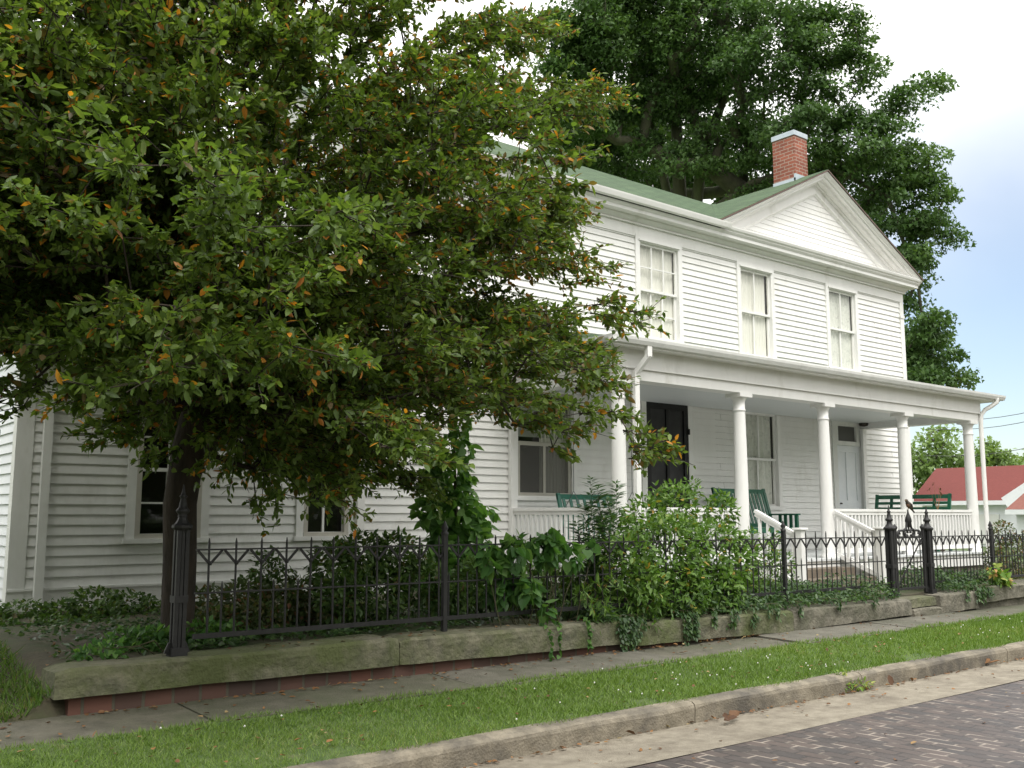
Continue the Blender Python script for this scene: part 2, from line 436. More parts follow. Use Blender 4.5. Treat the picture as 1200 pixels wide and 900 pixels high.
class MB:
    """collects faces in world coordinates, then becomes one mesh object"""
    def __init__(self):
        self.v = []; self.f = []; self.mi = []; self.sm = []

    def add(self, verts, faces, mi=0, smooth=False):
        b = len(self.v)
        self.v.extend([tuple(float(c) for c in p) for p in verts])
        for f in faces:
            self.f.append(tuple(b + i for i in f)); self.mi.append(mi); self.sm.append(smooth)
        return self

    def box(self, x0, x1, y0, y1, z0, z1, mi=0):
        v = [(x0, y0, z0), (x1, y0, z0), (x1, y1, z0), (x0, y1, z0), (x0, y0, z1), (x1, y0, z1), (x1, y1, z1), (x0, y1, z1)]
        return self.add(v, [(0, 3, 2, 1), (4, 5, 6, 7), (0, 1, 5, 4), (1, 2, 6, 5), (2, 3, 7, 6), (3, 0, 4, 7)], mi)

    def quad(self, a, b, c, d, mi=0):
        return self.add([a, b, c, d], [(0, 1, 2, 3)], mi)

    def bar(self, a, b, w, h=None, mi=0, upw=(0, 0, 1)):
        """rectangular bar from a to b, w wide and h high"""
        h = h or w
        a = Vector(a); b = Vector(b)
        d = (b - a).normalized()
        u = Vector(upw)
        if abs(d.dot(u)) > 0.98: u = Vector((0, 1, 0))
        s = d.cross(u).normalized(); t = s.cross(d)
        v = []
        for p in (a, b):
            for (i, j) in ((-1, -1), (1, -1), (1, 1), (-1, 1)):
                v.append(p + s * (i * w / 2) + t * (j * h / 2))
        return self.add(v, [(3, 2, 1, 0), (4, 5, 6, 7), (0, 1, 5, 4), (1, 2, 6, 5), (2, 3, 7, 6), (3, 0, 4, 7)], mi)

    def tube(self, pts, rads, n=8, mi=0, caps=True):
        pts = [Vector(p) for p in pts]
        if not isinstance(rads, (list, tuple)): rads = [rads] * len(pts)
        rings = []
        ref = None
        for i, p in enumerate(pts):
            d = (pts[min(i + 1, len(pts) - 1)] - pts[max(i - 1, 0)]).normalized()
            if ref is None:
                ref = Vector((0, 0, 1)) if abs(d.z) < 0.9 else Vector((1, 0, 0))
            s = d.cross(ref)
            if s.length < 1e-5: s = d.cross(Vector((0.3, 1, 0.2)))
            s.normalize(); t = s.cross(d).normalized()
            ref = t
            rings.append([p + (s * math.cos(k * 2 * math.pi / n) + t * math.sin(k * 2 * math.pi / n)) * rads[i] for k in range(n)])
        v = [q for r in rings for q in r]
        f = []
        for i in range(len(rings) - 1):
            for k in range(n):
                k2 = (k + 1) % n
                f.append((i * n + k, (i + 1) * n + k, (i + 1) * n + k2, i * n + k2))
        self.add(v, f, mi, n > 5)
        if caps:
            self.add(rings[0], [tuple(range(n))], mi)
            self.add(rings[-1], [tuple(reversed(range(n)))], mi)
        return self

    def lathe(self, c, prof, n=16, mi=0, smooth=True, rot=0.0):
        """prof: list of (radius, z) from bottom up round the axis at c"""
        v = []
        for r, z in prof:
            for k in range(n):
                a = rot + 2 * math.pi * k / n
                v.append((c[0] + r * math.cos(a), c[1] + r * math.sin(a), c[2] + z))
        f = []
        for i in range(len(prof) - 1):
            for k in range(n):
                k2 = (k + 1) % n
                f.append((i * n + k, i * n + k2, (i + 1) * n + k2, (i + 1) * n + k))
        self.add(v, f, mi, smooth)
        b = len(prof) - 1
        self.add(v[b * n:(b + 1) * n], [tuple(range(n))], mi)
        self.add(v[:n], [tuple(reversed(range(n)))], mi)
        return self

    def prism(self, poly, axis, a, b, mi=0):
        """poly of 2-D points extruded along axis 'x' (poly in y,z) or 'y' (poly in x,z)"""
        def P(q, t):
            return (t, q[0], q[1]) if axis == 'x' else (q[0], t, q[1])
        n = len(poly)
        v = [P(q, a) for q in poly] + [P(q, b) for q in poly]
        f = [tuple(range(n)), tuple(reversed(range(n, 2 * n)))]
        for i in range(n):
            j = (i + 1) % n
            f.append((i, n + i, n + j, j))
        return self.add(v, f, mi)

    def build(self, name, mat, parent=None, loc=None, bevel=0.0, seg=1):
        o0 = origin_of(parent) if parent is not None else np.array(loc if loc is not None else (0, 0, 0), float)
        me = bpy.data.meshes.new(name)
        me.from_pydata([tuple(np.array(p) - o0) for p in self.v], [], self.f)
        me.polygons.foreach_set('material_index', self.mi)
        me.polygons.foreach_set('use_smooth', self.sm)
        me.update()
        o = link_mesh(name, me, mat, parent, loc)
        if bevel:
            m = o.modifiers.new('bevel', 'BEVEL')
            m.width = bevel; m.segments = seg; m.limit_method = 'ANGLE'; m.angle_limit = R(40)
        return o


# ------------------------------------------------------------------ foliage helpers
LEAF = {
    'oval': ([(0, 0, 0), (.30, .42, .10), (.66, .36, .08), (1, 0, -.10), (.66, -.36, .08), (.30, -.42, .10)], [(0, 1, 2, 3), (0, 3, 4, 5)]),
    'rhomb': ([(0, 0, 0), (.45, .5, .12), (1, 0, -.08), (.45, -.5, .12)], [(0, 1, 2), (0, 2, 3)]),
    'heart': ([(0, 0, 0), (-.14, .26, .03), (.12, .50, .06), (.52, .38, .03), (1.02, 0, -.12), (.52, -.38, .03), (.12, -.50, .06), (-.14, -.26, .03)], [(0, 1, 2, 3), (0, 3, 4), (0, 4, 5), (0, 5, 6, 7)]),
    'maple': ([(0, 0, 0), (.18, .52, .03), (.42, .24, .0), (1, 0, -.1), (.42, -.24, .0), (.18, -.52, .03)], [(0, 1, 2), (0, 2, 3), (0, 3, 4), (0, 4, 5)]),
    'blade': ([(0, .5, 0), (0, -.5, 0), (.6, -.3, .9), (.6, .3, .9), (1, 0, 2.6)], [(0, 1, 2, 3), (3, 2, 4)]),
    'curl': ([(0, 0, 0), (.25, .45, .22), (.7, .40, .30), (1, 0, .18), (.7, -.40, .30), (.25, -.45, .22)], [(0, 1, 2, 3), (0, 3, 4, 5)]),
}


def unit(a):
    return a / np.maximum(np.linalg.norm(a, axis=1, keepdims=True), 1e-9)


def leaf_mesh(name, kind, P, D, Nn, Ls, Ws, tint, mat, parent=None, loc=None, extra=None):
    """one mesh of many leaves: base points P, directions D, normals Nn"""
    T, F = LEAF[kind]
    T = np.array(T, float)
    D = unit(D)
    S = unit(np.cross(D, Nn))
    U = np.cross(S, D)
    n = len(P); k = len(T)
    o0 = origin_of(parent) if parent is not None else np.array(loc if loc is not None else (0, 0, 0), float)
    V = (P - o0)[:, None, :] + T[None, :, 0, None] * (Ls[:, None, None] * D[:, None, :]) + T[None, :, 1, None] * (Ws[:, None, None] * S[:, None, :]) + T[None, :, 2, None] * (Ws[:, None, None] * U[:, None, :])
    V = V.reshape(-1, 3)
    fl = np.array([i for f in F for i in f])
    cnt = np.array([len(f) for f in F])
    li = (np.arange(n)[:, None] * k + fl[None, :]).ravel()
    lt = np.tile(cnt, n)
    me = bpy.data.meshes.new(name)
    me.vertices.add(len(V)); me.vertices.foreach_set('co', V.astype(np.float32).ravel())
    me.loops.add(len(li)); me.loops.foreach_set('vertex_index', li.astype(np.int32))
    me.polygons.add(len(lt))
    me.polygons.foreach_set('loop_start', (np.cumsum(lt) - lt).astype(np.int32))
    me.polygons.foreach_set('loop_total', lt.astype(np.int32))
    me.update(calc_edges=True)
    me.validate()
    a = me.attributes.new('tint', 'FLOAT', 'POINT')
    a.data.foreach_set('value', np.repeat(tint, k).astype(np.float32))
    return link_mesh(name, me, mat, parent, loc)


def rand_dirs(n):
    return unit(RNG.normal(size=(n, 3)))


def blob_points(blobs, n, shell=0.35, pw=0.8):
    """n points spread through ellipsoids (centre, (rx, ry, rz)); shell > 0 leans them outwards"""
    w = np.array([b[1][0] * b[1][1] * b[1][2] for b in blobs]) ** pw
    idx = RNG.choice(len(blobs), n, p=w / w.sum())
    C = np.array([b[0] for b in blobs], float)[idx]
    Rr = np.array([b[1] for b in blobs], float)[idx]
    d = rand_dirs(n)
    r = RNG.random(n) ** (1.0 / 3.0 * (1 - shell))
    return C + d * r[:, None] * Rr, d


def skeleton(tips, base_pts, r0, r_tip=0.006, step=0.35, jitter=0.06, sag=0.0):
    """join tip points to a trunk polyline; returns nodes, parents, radii"""
    nodes = [np.array(p, float) for p in base_pts]
    par = [-1] + list(range(len(base_pts) - 1))
    first_ok = max(1, len(base_pts) // 2)
    top = nodes[-1]
    order = np.argsort(np.linalg.norm(tips - top, axis=1))
    tipnode = []
    for ti in order:
        t = tips[ti]
        A = np.array(nodes)
        d = np.linalg.norm(A - t, axis=1)
        # prefer to branch off nodes lying nearer the trunk, so that limbs run outwards
        cost = d + 0.25 * np.linalg.norm(A - top, axis=1) + 0.5 * np.maximum(0, A[:, 2] - t[2])
        cost[:first_ok] += 5
        j = int(np.argmin(cost))
        p = A[j]; L_ = d[j]
        m = max(1, int(L_ / step))
        prev = j
        for q in range(1, m + 1):
            f = q / m
            pos = p + (t - p) * f
            if q < m:
                pos = pos + RNG.normal(size=3) * jitter * min(1, L_) + np.array([0, 0, 0.10 * L_ * math.sin(math.pi * f)])
            nodes.append(pos); par.append(prev); prev = len(nodes) - 1
        tipnode.append(prev)
    n = len(nodes)
    acc = np.zeros(n)
    for i in tipnode: acc[i] += r_tip ** 2.2
    for i in range(n - 1, 0, -1):
        if acc[i] == 0: acc[i] = r_tip ** 2.2
        acc[par[i]] += acc[i]
    rad = acc ** (1 / 2.2)
    rad *= r0 / rad[0] if rad[0] > r0 else 1.0
    for i in range(len(base_pts)):
        rad[i] = max(rad[i], r0 * (1.0 - 0.35 * i / len(base_pts)))
    rad = np.maximum(rad, r_tip * 0.7)
    return nodes, par, rad


def skeleton_mesh(mb, nodes, par, rad, first_sides=10):
    n = len(nodes)
    kids = [[] for _ in range(n)]
    for i, p in enumerate(par):
        if p >= 0: kids[p].append(i)
    done = set()
    starts = [(0, None)]
    while starts:
        s, pr = starts.pop()
        chain = [] if pr is None else [pr]
        c = s
        while True:
            chain.append(c)
            if not kids[c]: break
            ks = sorted(kids[c], key=lambda k: -rad[k])
            for k in ks[1:]: starts.append((k, c))
            c = ks[0]
        if len(chain) < 2: continue
        rr = [float(min(rad[q], rad[chain[1]] if pr is not None else 9)) for q in chain]
        mx_ = max(rr)
        mb.tube([nodes[q] for q in chain], rr, first_sides if mx_ > 0.06 else (6 if mx_ > 0.02 else 4), caps=False)


def sprays(tips, outward, per, twig, leaf_l, leaf_w, spread=0.9, droop=0.25, twigs=4):
    """leaf positions along short twigs that leave each tip"""
    nt_ = len(tips)
    global LEAF_TIP
    P = []; D = []; tw = []; ti = []
    for i in range(nt_):
        for k in range(twigs):
            d = outward[i] * 0.8 + RNG.normal(size=3) * spread * 0.6
            d[2] *= 0.65
            d = d / (np.linalg.norm(d) + 1e-9)
            ln = twig * (0.6 + 0.7 * RNG.random())
            a = tips[i] - d * 0.12 * twig
            b = a + d * ln + np.array([0, 0, -droop * ln * 0.5])
            tw.append((a, b))
            m = max(3, int(per / twigs * (0.6 + 0.8 * RNG.random())))
            f = RNG.random(m) ** 0.75
            ti.append(np.full(m, i))
            P.append(a + (b - a) * f[:, None] + RNG.normal(size=(m, 3)) * 0.012)
            D.append(d[None, :] * 0.8 + RNG.normal(size=(m, 3)) * 0.75 + np.array([0, 0, -droop]))
    LEAF_TIP = np.concatenate(ti)
    P = np.concatenate(P); D = unit(np.concatenate(D))
    n = len(P)
    Nn = unit(np.array([0, 0, 1.0]) + RNG.normal(size=(n, 3)) * 0.55)
    Ls = leaf_l * (0.65 + 0.6 * RNG.random(n)); Ws = leaf_w * (0.7 + 0.5 * RNG.random(n)) * 1.0
    return P, D, Nn, Ls, Ws, tw


def bush(name, base, label, cat, blobs, n, kind, ll, lw, mat, stems=14, shell=0.5, droop=0.2, group=None, stem_r=0.006, stemmat=None, tintpow=1.0, upn=0.8):
    """a shrub: leaves through a cloud of blobs, stems from the base up into it"""
    t = thing(name, base, label, cat, group)
    P, d = blob_points(blobs, n, shell)
    P[:, 2] = np.maximum(P[:, 2], base[2] + 0.02)
    D = unit(d * 0.6 + RNG.normal(size=(n, 3)) * 0.6 + np.array([0, 0, -droop]))
    Nn = unit(np.array([0, 0, upn]) + d * 0.4 + RNG.normal(size=(n, 3)) * 0.45)
    Ls = ll * (0.6 + 0.7 * RNG.random(n)); Ws = lw * (0.6 + 0.7 * RNG.random(n))
    leaf_mesh('foliage', kind, P, D, Nn, Ls, Ws, RNG.random(n) ** tintpow, mat, t)
    if stems:
        mb = MB()
        b0 = np.array(base, float)
        for i in range(stems):
            e = P[RNG.integers(n)]
            s = b0 + np.array([RNG.normal() * 0.08, RNG.normal() * 0.06, 0])
            s[0] += (e[0] - b0[0]) * 0.5; s[1] += (e[1] - b0[1]) * 0.5
            s[2] = base[2] - 0.03
            m = s + (e - s) * 0.5 + RNG.normal(size=3) * 0.05 + np.array([0, 0, 0.05])
            mb.tube([b0 - np.array([0, 0, .05]), s, m, e], [stem_r, stem_r, stem_r * 0.75, stem_r * 0.35], 5)
        mb.build('stem', stemmat or M['stem'], t)
    return t

# =================================================================== THE SETTING
GY = 0.56                        # front yard level


def strip(name, rows, mat, x0=-30, x1=60, nx=60, wob=0.0, kind='structure'):
    """a ground strip along the street: rows of (y, z) joined into one sheet"""
    xs = np.linspace(x0, x1, nx + 1)
    v = []; f = []
    m = len(rows)
    for x in xs:
        for (y, z) in rows:
            v.append((x, y + wob * math.sin(x * 1.7 + y * 3) * 0.5, z + wob * 0.3 * math.sin(x * 0.9 + y)))
    for i in range(nx):
        for j in range(m - 1):
            a = i * m + j
            f.append((a, a + m, a + m + 1, a + 1))
    mb = MB(); mb.add(v, f)
    return tag(mb.build(name, mat), kind=kind)


tag(MB().quad((-600, -600, -0.06), (600, -600, -0.06), (600, 12.0, -0.06), (-600, 12.0, -0.06)).build('ground', M['far_ground']), kind='structure')
strip('street', [(-9, 0.0), (-4, 0.08), (0, 0.09), (3, 0.06), (4.59, 0.035)], M['street'], -60, 160, 40)
strip('gutter', [(4.57, 0.040), (5.0, 0.022), (5.33, 0.014)], M['gutter'], -60, 160, 160, 0.012)
# kerb: separate cast lengths with joints between them
mb = MB()
kx = [-30, -18, -9, -2.4, 1.9, 6.05, 8.35, 11.2, 14.2, 17.5, 22, 30, 45, 80]
for a, b in zip(kx[:-1], kx[1:]):
    n = max(2, int((b - a) / 0.35))
    prof = [(5.300, -0.05), (5.292, 0.125), (5.300, 0.150), (5.322, 0.165), (5.43, 0.172), (5.44, -0.05)]
    v = []; f = []
    for i in range(n + 1):
        x = a + 0.006 + (b - a - 0.012) * i / n
        for k, (y, z) in enumerate(prof):
            e = 0.006 * math.sin(x * 5.1 + k) + 0.005 * math.sin(x * 13.7 + 2 * k)
            v.append((x, y + e * (0.6 if k < 4 else 0), z + e * (0.5 if k > 0 else 0)))
    m = len(prof)
    for i in range(n):
        for k in range(m - 1):
            q = i * m + k
            f.append((q, q + m, q + m + 1, q + 1))
    f.append(tuple(range(m))); f.append(tuple(reversed(range(n * m, n * m + m))))
    mb.add(v, f)
tag(mb.build('kerb', M['kerb']), kind='structure')
strip('grass_verge', [(5.425, 0.160), (5.7, 0.185), (6.1, 0.240), (6.36, 0.280)], M['turf'], -30, 90, 240, 0.02)
# sidewalk: slabs, each a little out of level
mb = MB()
sx = [-20, -14, -9, -4.5, -1.4, 1.05, 2.62, 4.75, 7.1, 9.0, 11.2, 13.3, 15.6, 18, 21, 26, 34, 60]
for i, (a, b) in enumerate(zip(sx[:-1], sx[1:])):
    dz = random.uniform(-0.008, 0.008); dt = random.uniform(-0.008, 0.008)
    z0 = 0.285 + dz; z1 = 0.308 + dz + dt
    y0 = 6.32 + random.uniform(-0.02, 0.02)
    v = [(a + .009, y0, z0), (b - .009, y0, z0 + dt), (b - .009, 7.10, z1 + dt), (a + .009, 7.10, z1)]
    v += [(x, y, z - 0.2) for x, y, z in v]
    mb.add(v, [(0, 1, 2, 3), (4, 5, 1, 0), (5, 6, 2, 1), (6, 7, 3, 2), (7, 4, 0, 3)], 1 if i in (7, 9, 10) else 0)
tag(mb.build('sidewalk', [M['sidewalk'], M['sidewalk_pale']]), kind='structure')


def yard_z(x, y):
    """height of the front yard, which slopes down to the sidewalk left of the stone wall"""
    t = min(1, max(0, (y - 6.9) / 1.9)); t = t * t * (3 - 2 * t)
    low = 0.285 + (GY - 0.02 - 0.285) * t
    s = min(1, max(0, (x - 1.55) / 0.5)); s = s * s * (3 - 2 * s)
    z = low + (GY - low) * s if y < 7.3 or x < 1.55 else low + (GY - low) * s
    if y < 7.05 or (x > 1.85 and y < 7.2): return 0.15
    return z + 0.006 + 0.015 * math.sin(x * 2.3 + y * 1.7) + 0.012 * math.sin(x * 5.1 - y * 3.9)


def sheet(name, xs, ys, zf, mat, kind='structure'):
    v = [(x, y, zf(x, y)) for x in xs for y in ys]
    m = len(ys); f = []
    for i in range(len(xs) - 1):
        for j in range(m - 1):
            a = i * m + j
            f.append((a, a + m, a + m + 1, a + 1))
    mb = MB(); mb.add(v, f, 0, True)
    return tag(mb.build(name, mat), kind=kind)


sheet('yard', list(np.linspace(-30, 0, 20)) + list(np.linspace(0.25, 24, 96)), [6.9, 7.04, 7.06, 7.25] + list(np.linspace(7.3, 12.5, 28)), yard_z, M['soil'])
tag(MB().quad((-600, 12.4, 0.50), (600, 12.4, 0.50), (600, 900, 0.50), (-600, 900, 0.50)).build('back_lawn', M['far_ground']), kind='structure')
tag(MB().quad((24, 7.06, 0.54), (200, 7.06, 0.54), (200, 12.45, 0.54), (24, 12.45, 0.54)).build('side_lawn', M['far_ground']), kind='structure')


# =================================================================== THE STONE WALL
def rough_block(x0, x1, y0, y1, z0, z1, z0b=None, z1b=None, seed=0, rr=0.035):
    """a worn stone block: gridded box with rounded, wobbling faces (z0b, z1b: heights at the x1 end)"""
    z0b = z0 if z0b is None else z0b; z1b = z1 if z1b is None else z1b
    bm_v = []; f = []
    nx = max(3, int((x1 - x0) / 0.09))
    prof = []
    h = 1.0
    # ring round the section, normalised (s in 0..1 across y, t in 0..1 up z)
    for (s, t) in ((0, 0), (0, .35), (0, .7), (0.01, .90), (.06, 1.0), (.35, 1.0), (.7, 1.0), (.95, 1.0), (1, .9), (1, 0.0)):
        prof.append((s, t))
    m = len(prof)
    rs = np.random.default_rng(seed)
    ph = rs.random(8) * 6.28
    for i in range(nx + 1):
        a = i / nx
        x = x0 + (x1 - x0) * a
        e = min(a * (x1 - x0), (1 - a) * (x1 - x0))
        sh = max(0.0, 1 - e / rr) ** 2 * rr * 0.6
        za = z0 + (z0b - z0) * a; zb = z1 + (z1b - z1) * a
        for k, (s, t) in enumerate(prof):
            w = 0.005 * math.sin(x * 2.1 + ph[0] + k * .6) + 0.003 * math.sin(x * 8.3 + ph[1] + 2 * k) + 0.002 * rs.normal()
            y = y0 + (y1 - y0) * s + (w if s < .3 else 0) + (sh if s < .5 else -sh)
            z = za + (zb - za) * t + (w * 0.8 if t > .5 else w * 0.4) - (sh if t > .6 else 0)
            bm_v.append((x + 0.3 * w, y, z))
    for i in range(nx):
        for k in range(m):
            k2 = (k + 1) % m
            f.append((i * m + k, (i + 1) * m + k, (i + 1) * m + k2, i * m + k2))
    f.append(tuple(range(m))); f.append(tuple(reversed(range(nx * m, nx * m + m))))
    return MB().add(bm_v, f)


wall_t = thing('stone_wall', (1.80, 7.0, 0.28), 'low mossy stone coping wall on a course of red bricks under the long iron fence', 'wall')
for i, (a, b, t0, t1, b0, b1, mt) in enumerate(((1.80, 4.42, .605, .625, .425, .405, 'stone'), (4.43, 7.12, .618, .588, .402, .372, 'stone'), (7.135, 9.72, .552, .538, .345, .30, 'stone'), (9.73, 12.27, .545, .522, .30, .335, 'stone_grey'))):
    rough_block(a, b, 6.98, 7.36, b0, t0, b1, t1, seed=20 + i).build('coping_stone', M[mt], wall_t)
MB().box(1.90, 9.6, 7.035, 7.30, 0.20, 0.425).build('brick_base', M['base_brick'], wall_t)
MB().box(9.6, 12.2, 7.06, 7.30, 0.20, 0.34).build('footing', M['stone_grey'], wall_t)
wall2 = thing('stone_wall', (13.35, 7.0, 0.28), 'short low grey stone wall to the right of the iron gate', 'wall')
rough_block(13.02, 14.05, 6.98, 7.36, .30, .56, .32, .56, seed=31).build('coping_stone', M['stone_grey'], wall2)
rough_block(14.06, 16.3, 6.98, 7.36, .38, .60, .42, .60, seed=32).build('coping_stone', M['stone_grey'], wall2)
rough_block(16.31, 19.2, 6.98, 7.36, .40, .60, .42, .60, seed=33).build('coping_stone', M['stone_grey'], wall2)
MB().box(14.06, 19.0, 7.05, 7.30, .2, .42).build('footing', M['stone_grey'], wall2)
st = thing('stone_step', (12.65, 7.05, 0.28), 'two worn grey stone steps up to the iron gate', 'steps')
rough_block(12.29, 13.0, 6.95, 7.22, .24, .40, seed=41).build('lower_step', M['stone_grey'], st)
rough_block(12.29, 13.0, 7.03, 7.45, .41, .535, seed=42).build('upper_step', M['stone'], st)


# =================================================================== THE HOUSE
WY = 11.85                       # front wall plane
PY = 9.50                        # porch column line
FLOOR = 0.93
BEAM = 3.45
house = thing('house', (13.0, WY, GY), 'white clapboard two-storey house with green roof, pediment gable and columned front porch', 'house')


def siding(mb, x0, x1, z0, z1, y, holes=(), e=0.115, t=0.018, clip=None, flip=1):
    """lapped boards facing -Y; holes are (xa, xb, za, zb); clip(z) gives the x range at that height"""
    nb = int(math.ceil((z1 - z0) / e))
    for i in range(nb):
        za, zb = z0 + i * e, min(z1, z0 + (i + 1) * e)
        cuts = sorted({za, zb} | {h for hh in holes for h in hh[2:4] if za < h < zb})
        for c0, c1 in zip(cuts[:-1], cuts[1:]):
            zm = (c0 + c1) / 2
            spans = [(x0, x1)]
            if clip:
                a0, b0 = clip(c0); a1, b1 = clip(c1)
            for (ha, hb, hz0, hz1) in holes:
                if hz0 < zm < hz1:
                    ns = []
                    for (a, b) in spans:
                        if hb <= a or ha >= b: ns.append((a, b)); continue
                        if ha > a: ns.append((a, ha))
                        if hb < b: ns.append((hb, b))
                    spans = ns
            y_lo = y - t * (1 - (c0 - za) / e); y_hi = y - t * (1 - (c1 - za) / e)
            for (a, b) in spans:
                if clip:
                    aL, bL, aH, bH = max(a, a0), min(b, b0), max(a, a1), min(b, b1)
                    if bL <= aL: continue
                    if bH < aH: aH = bH = (aH + bH) / 2
                else:
                    aL = aH = a; bL = bH = b
                # a hair of unevenness from board to board
                w = random.uniform(-0.0012, 0.0012)
                if not clip and bL - aL > 1.5 and random.random() < .2 and c1 - c0 > .1:
                    xj = random.uniform(aL + .4, bL - .4)      # a butt joint, its two boards a hair apart
                    for (p_, q_, dw) in ((aL, xj - .0025, 0), (xj + .0025, bL, random.uniform(-.002, .002))):
                        mb.quad((p_, y_lo + w + dw, c0), (q_, y_lo + w + dw, c0), (q_, y_hi + dw, c1), (p_, y_hi + dw, c1))
                        if c0 == za:
                            mb.quad((p_, y + 0.001, c0), (q_, y + 0.001, c0), (q_, y_lo + w + dw, c0 - 0.002), (p_, y_lo + w + dw, c0 - 0.002))
                    continue
                mb.quad((aL, y_lo + w, c0), (bL, y_lo + w, c0), (bH, y_hi, c1), (aH, y_hi, c1))
                if c0 == za:
                    mb.quad((aL, y + 0.001, c0), (bL, y + 0.001, c0), (bL, y_lo + w, c0 - 0.002), (aL, y_lo + w, c0 - 0.002))


# openings (x0, x1, z0, z1): glass size plus sash
UW = [(12.33, 13.33, 4.72, 6.42), (15.12, 16.07, 4.70, 6.40), (18.06, 19.05, 4.72, 6.41)]
PW = (15.05, 16.10, 1.80, 3.58)
LW = (9.56, 10.68, 1.92, 3.56)
D1 = (12.42, 13.50, FLOOR, 3.58)
D2 = (18.12, 19.00, FLOOR, 3.56)
WW = [(3.83, 4.62, 1.36, 2.95), (6.00, 6.66, 1.36, 2.95)]
MX0, MX1 = 6.78, 21.03           # the two-storey front
TOP = 6.74

# front wall of the two-storey part
mb = MB()
siding(mb, MX0 + 0.10, MX1 - 0.14, 0.84, TOP, WY, UW + [PW, LW, D1, D2])
mb.box(MX0 + .02, MX1, WY + 0.022, WY + 0.05, 0.5, 0.842)
wall_o = mb.build('wall', M['white'], house)
# body of the house: side walls and back, inside of the window openings is blocked by the rooms below
mb = MB()
mb.box(MX0 + 0.005, MX0 + 0.06, WY + 0.06, WY + 5.3, 0.4, TOP)
mb.box(MX1 - 0.06, MX1 - 0.005, WY + 0.06, WY + 5.3, 0.4, TOP)
mb.box(MX0 + .005, MX1 - .005, WY + 5.3, WY + 5.36, 0.4, TOP)
mb.box(MX0 + .06, MX1 - .06, WY + 0.75, WY + 0.80, 0.4, TOP)
mb.build('wall', M['white'], house)
# corner boards, frieze, water table
mb = MB()
mb.box(MX1 - 0.14, MX1 + 0.01, WY - 0.030, WY + 0.05, 0.5, TOP - 0.22)
mb.box(MX1 - 0.155, MX1 + 0.022, WY - 0.045, WY - 0.0305, TOP - 0.62, TOP - 0.56)
mb.build('corner_board', M['white'], house)
MB().box(MX0 - 0.01, MX0 + 0.10, WY - 0.030, WY + 0.05, 0.5, TOP).build('corner_board', M['white'], house)
mb = MB()
mb.box(MX0 + 0.102, 9.2, WY - 0.032, WY + 0.02, 0.53, 0.842)
mb.build('water_table', M['white'], house)

# ---- main cornice: layered mouldings along the eave
EY = 11.50                       # front edge of the eave
GX0, GX1, GXA = 14.02, 21.32, 17.68
APEX = 8.83


def cornice(mb, x0, x1):
    """eave mouldings from the frieze board out to the crown (x0..x1)"""
    W0 = WY - 0.034
    mb.box(x0 if x0 > MX0 else MX0, MX1 + 0.005, W0, WY + 0.05, 6.50, 6.70)           # frieze board
    mb.prism([(W0 - .045, 6.70), (W0 - .045, 6.725), (WY, 6.725), (WY, 6.70)], 'x', x0 + .1, min(x1 - .14, MX1 + .04))
    mb.prism([(W0 - .02, 6.725), (W0 - .11, 6.80), (W0 - .11, 6.82), (WY, 6.82), (WY, 6.725)], 'x', x0 + .1, min(x1 - .1, MX1 + .08))
    mb.prism([(EY + .06, 6.82), (EY + .06, 6.88), (WY, 6.88), (WY, 6.82)], 'x', x0 + .04, x1 - .05)
    mb.prism([(EY + .055, 6.88), (EY + .02, 6.92), (EY + .02, 6.935), (WY, 6.935), (WY, 6.88)], 'x', x0 + .02, x1 - .02)


mb = MB()
cornice(mb, MX0 - 0.2, GX1)
# crown above the pediment's level cornice
mb.prism([(EY + .02, 6.935), (EY - .015, 6.96), (EY - .03, 7.0), (EY - .03, 7.012), (WY - .02, 7.03), (WY - .02, 6.935)], 'x', 14.42, GX1 + 0.01)
mb.build('cornice', M['white'], house)
mb = MB()
# box gutter along the left eave, ending where the pediment begins
mb.prism([(EY - .02, 6.935), (EY - .075, 6.95), (EY - .10, 7.02), (EY - .105, 7.045), (EY - .09, 7.045), (EY - .02, 7.02)], 'x', MX0 - 0.35, 14.40)
mb.build('gutter', M['white'], house)

# ---- pediment
def ped(z):
    f = (APEX - 0.42 - z) / (APEX - 0.42 - 7.0)
    return (GXA - 3.02 * f, GXA + 3.02 * f)


mb = MB()
siding(mb, GX0, GX1, 7.0, APEX - 0.44, WY - 0.02, (), 0.105, 0.008, ped)
mb.build('tympanum', M['white'], house)
SLOPE = (APEX - 7.02) / (GXA - GX0)


def rake(mb, side, prof):
    """raking mouldings swept from the eave to the apex; prof: (offset below the roof line, depth y)"""
    xe = GX0 if side < 0 else GX1
    w = GXA - xe
    def lo(off):
        zz = 7.02
        return (xe + w * off / (APEX - 7.02), zz)
    for (o0, y0), (o1, y1) in zip(prof[:-1], prof[1:]):
        a0, a1 = lo(o0), lo(o1)
        q = [(a0[0], y0, a0[1]), (a1[0], y1, a1[1]), (GXA, y1, APEX - o1), (GXA, y0, APEX - o0)]
        mb.add(q if side > 0 else list(reversed(q)), [(0, 1, 2, 3)])


RAKE = [(.030, EY + .05), (.030, EY - .035), (.045, EY - .035), (.055, EY - .020), (.085, EY + .015), (.100, EY + .020), (.102, EY + .060), (.150, EY + .062), (.152, EY + .125), (.165, EY + .130), (.195, EY + .150), (.197, EY + .235), (.235, EY + .245), (.237, WY - .055), (.40, WY - .055), (.402, WY - .080), (.425, WY - .078), (.445, WY - .045), (.475, WY - .028)]
mb = MB()
for s in (-1, 1):
    rake(mb, s, RAKE)
mb.build('raking_cornice', M['white'], house)

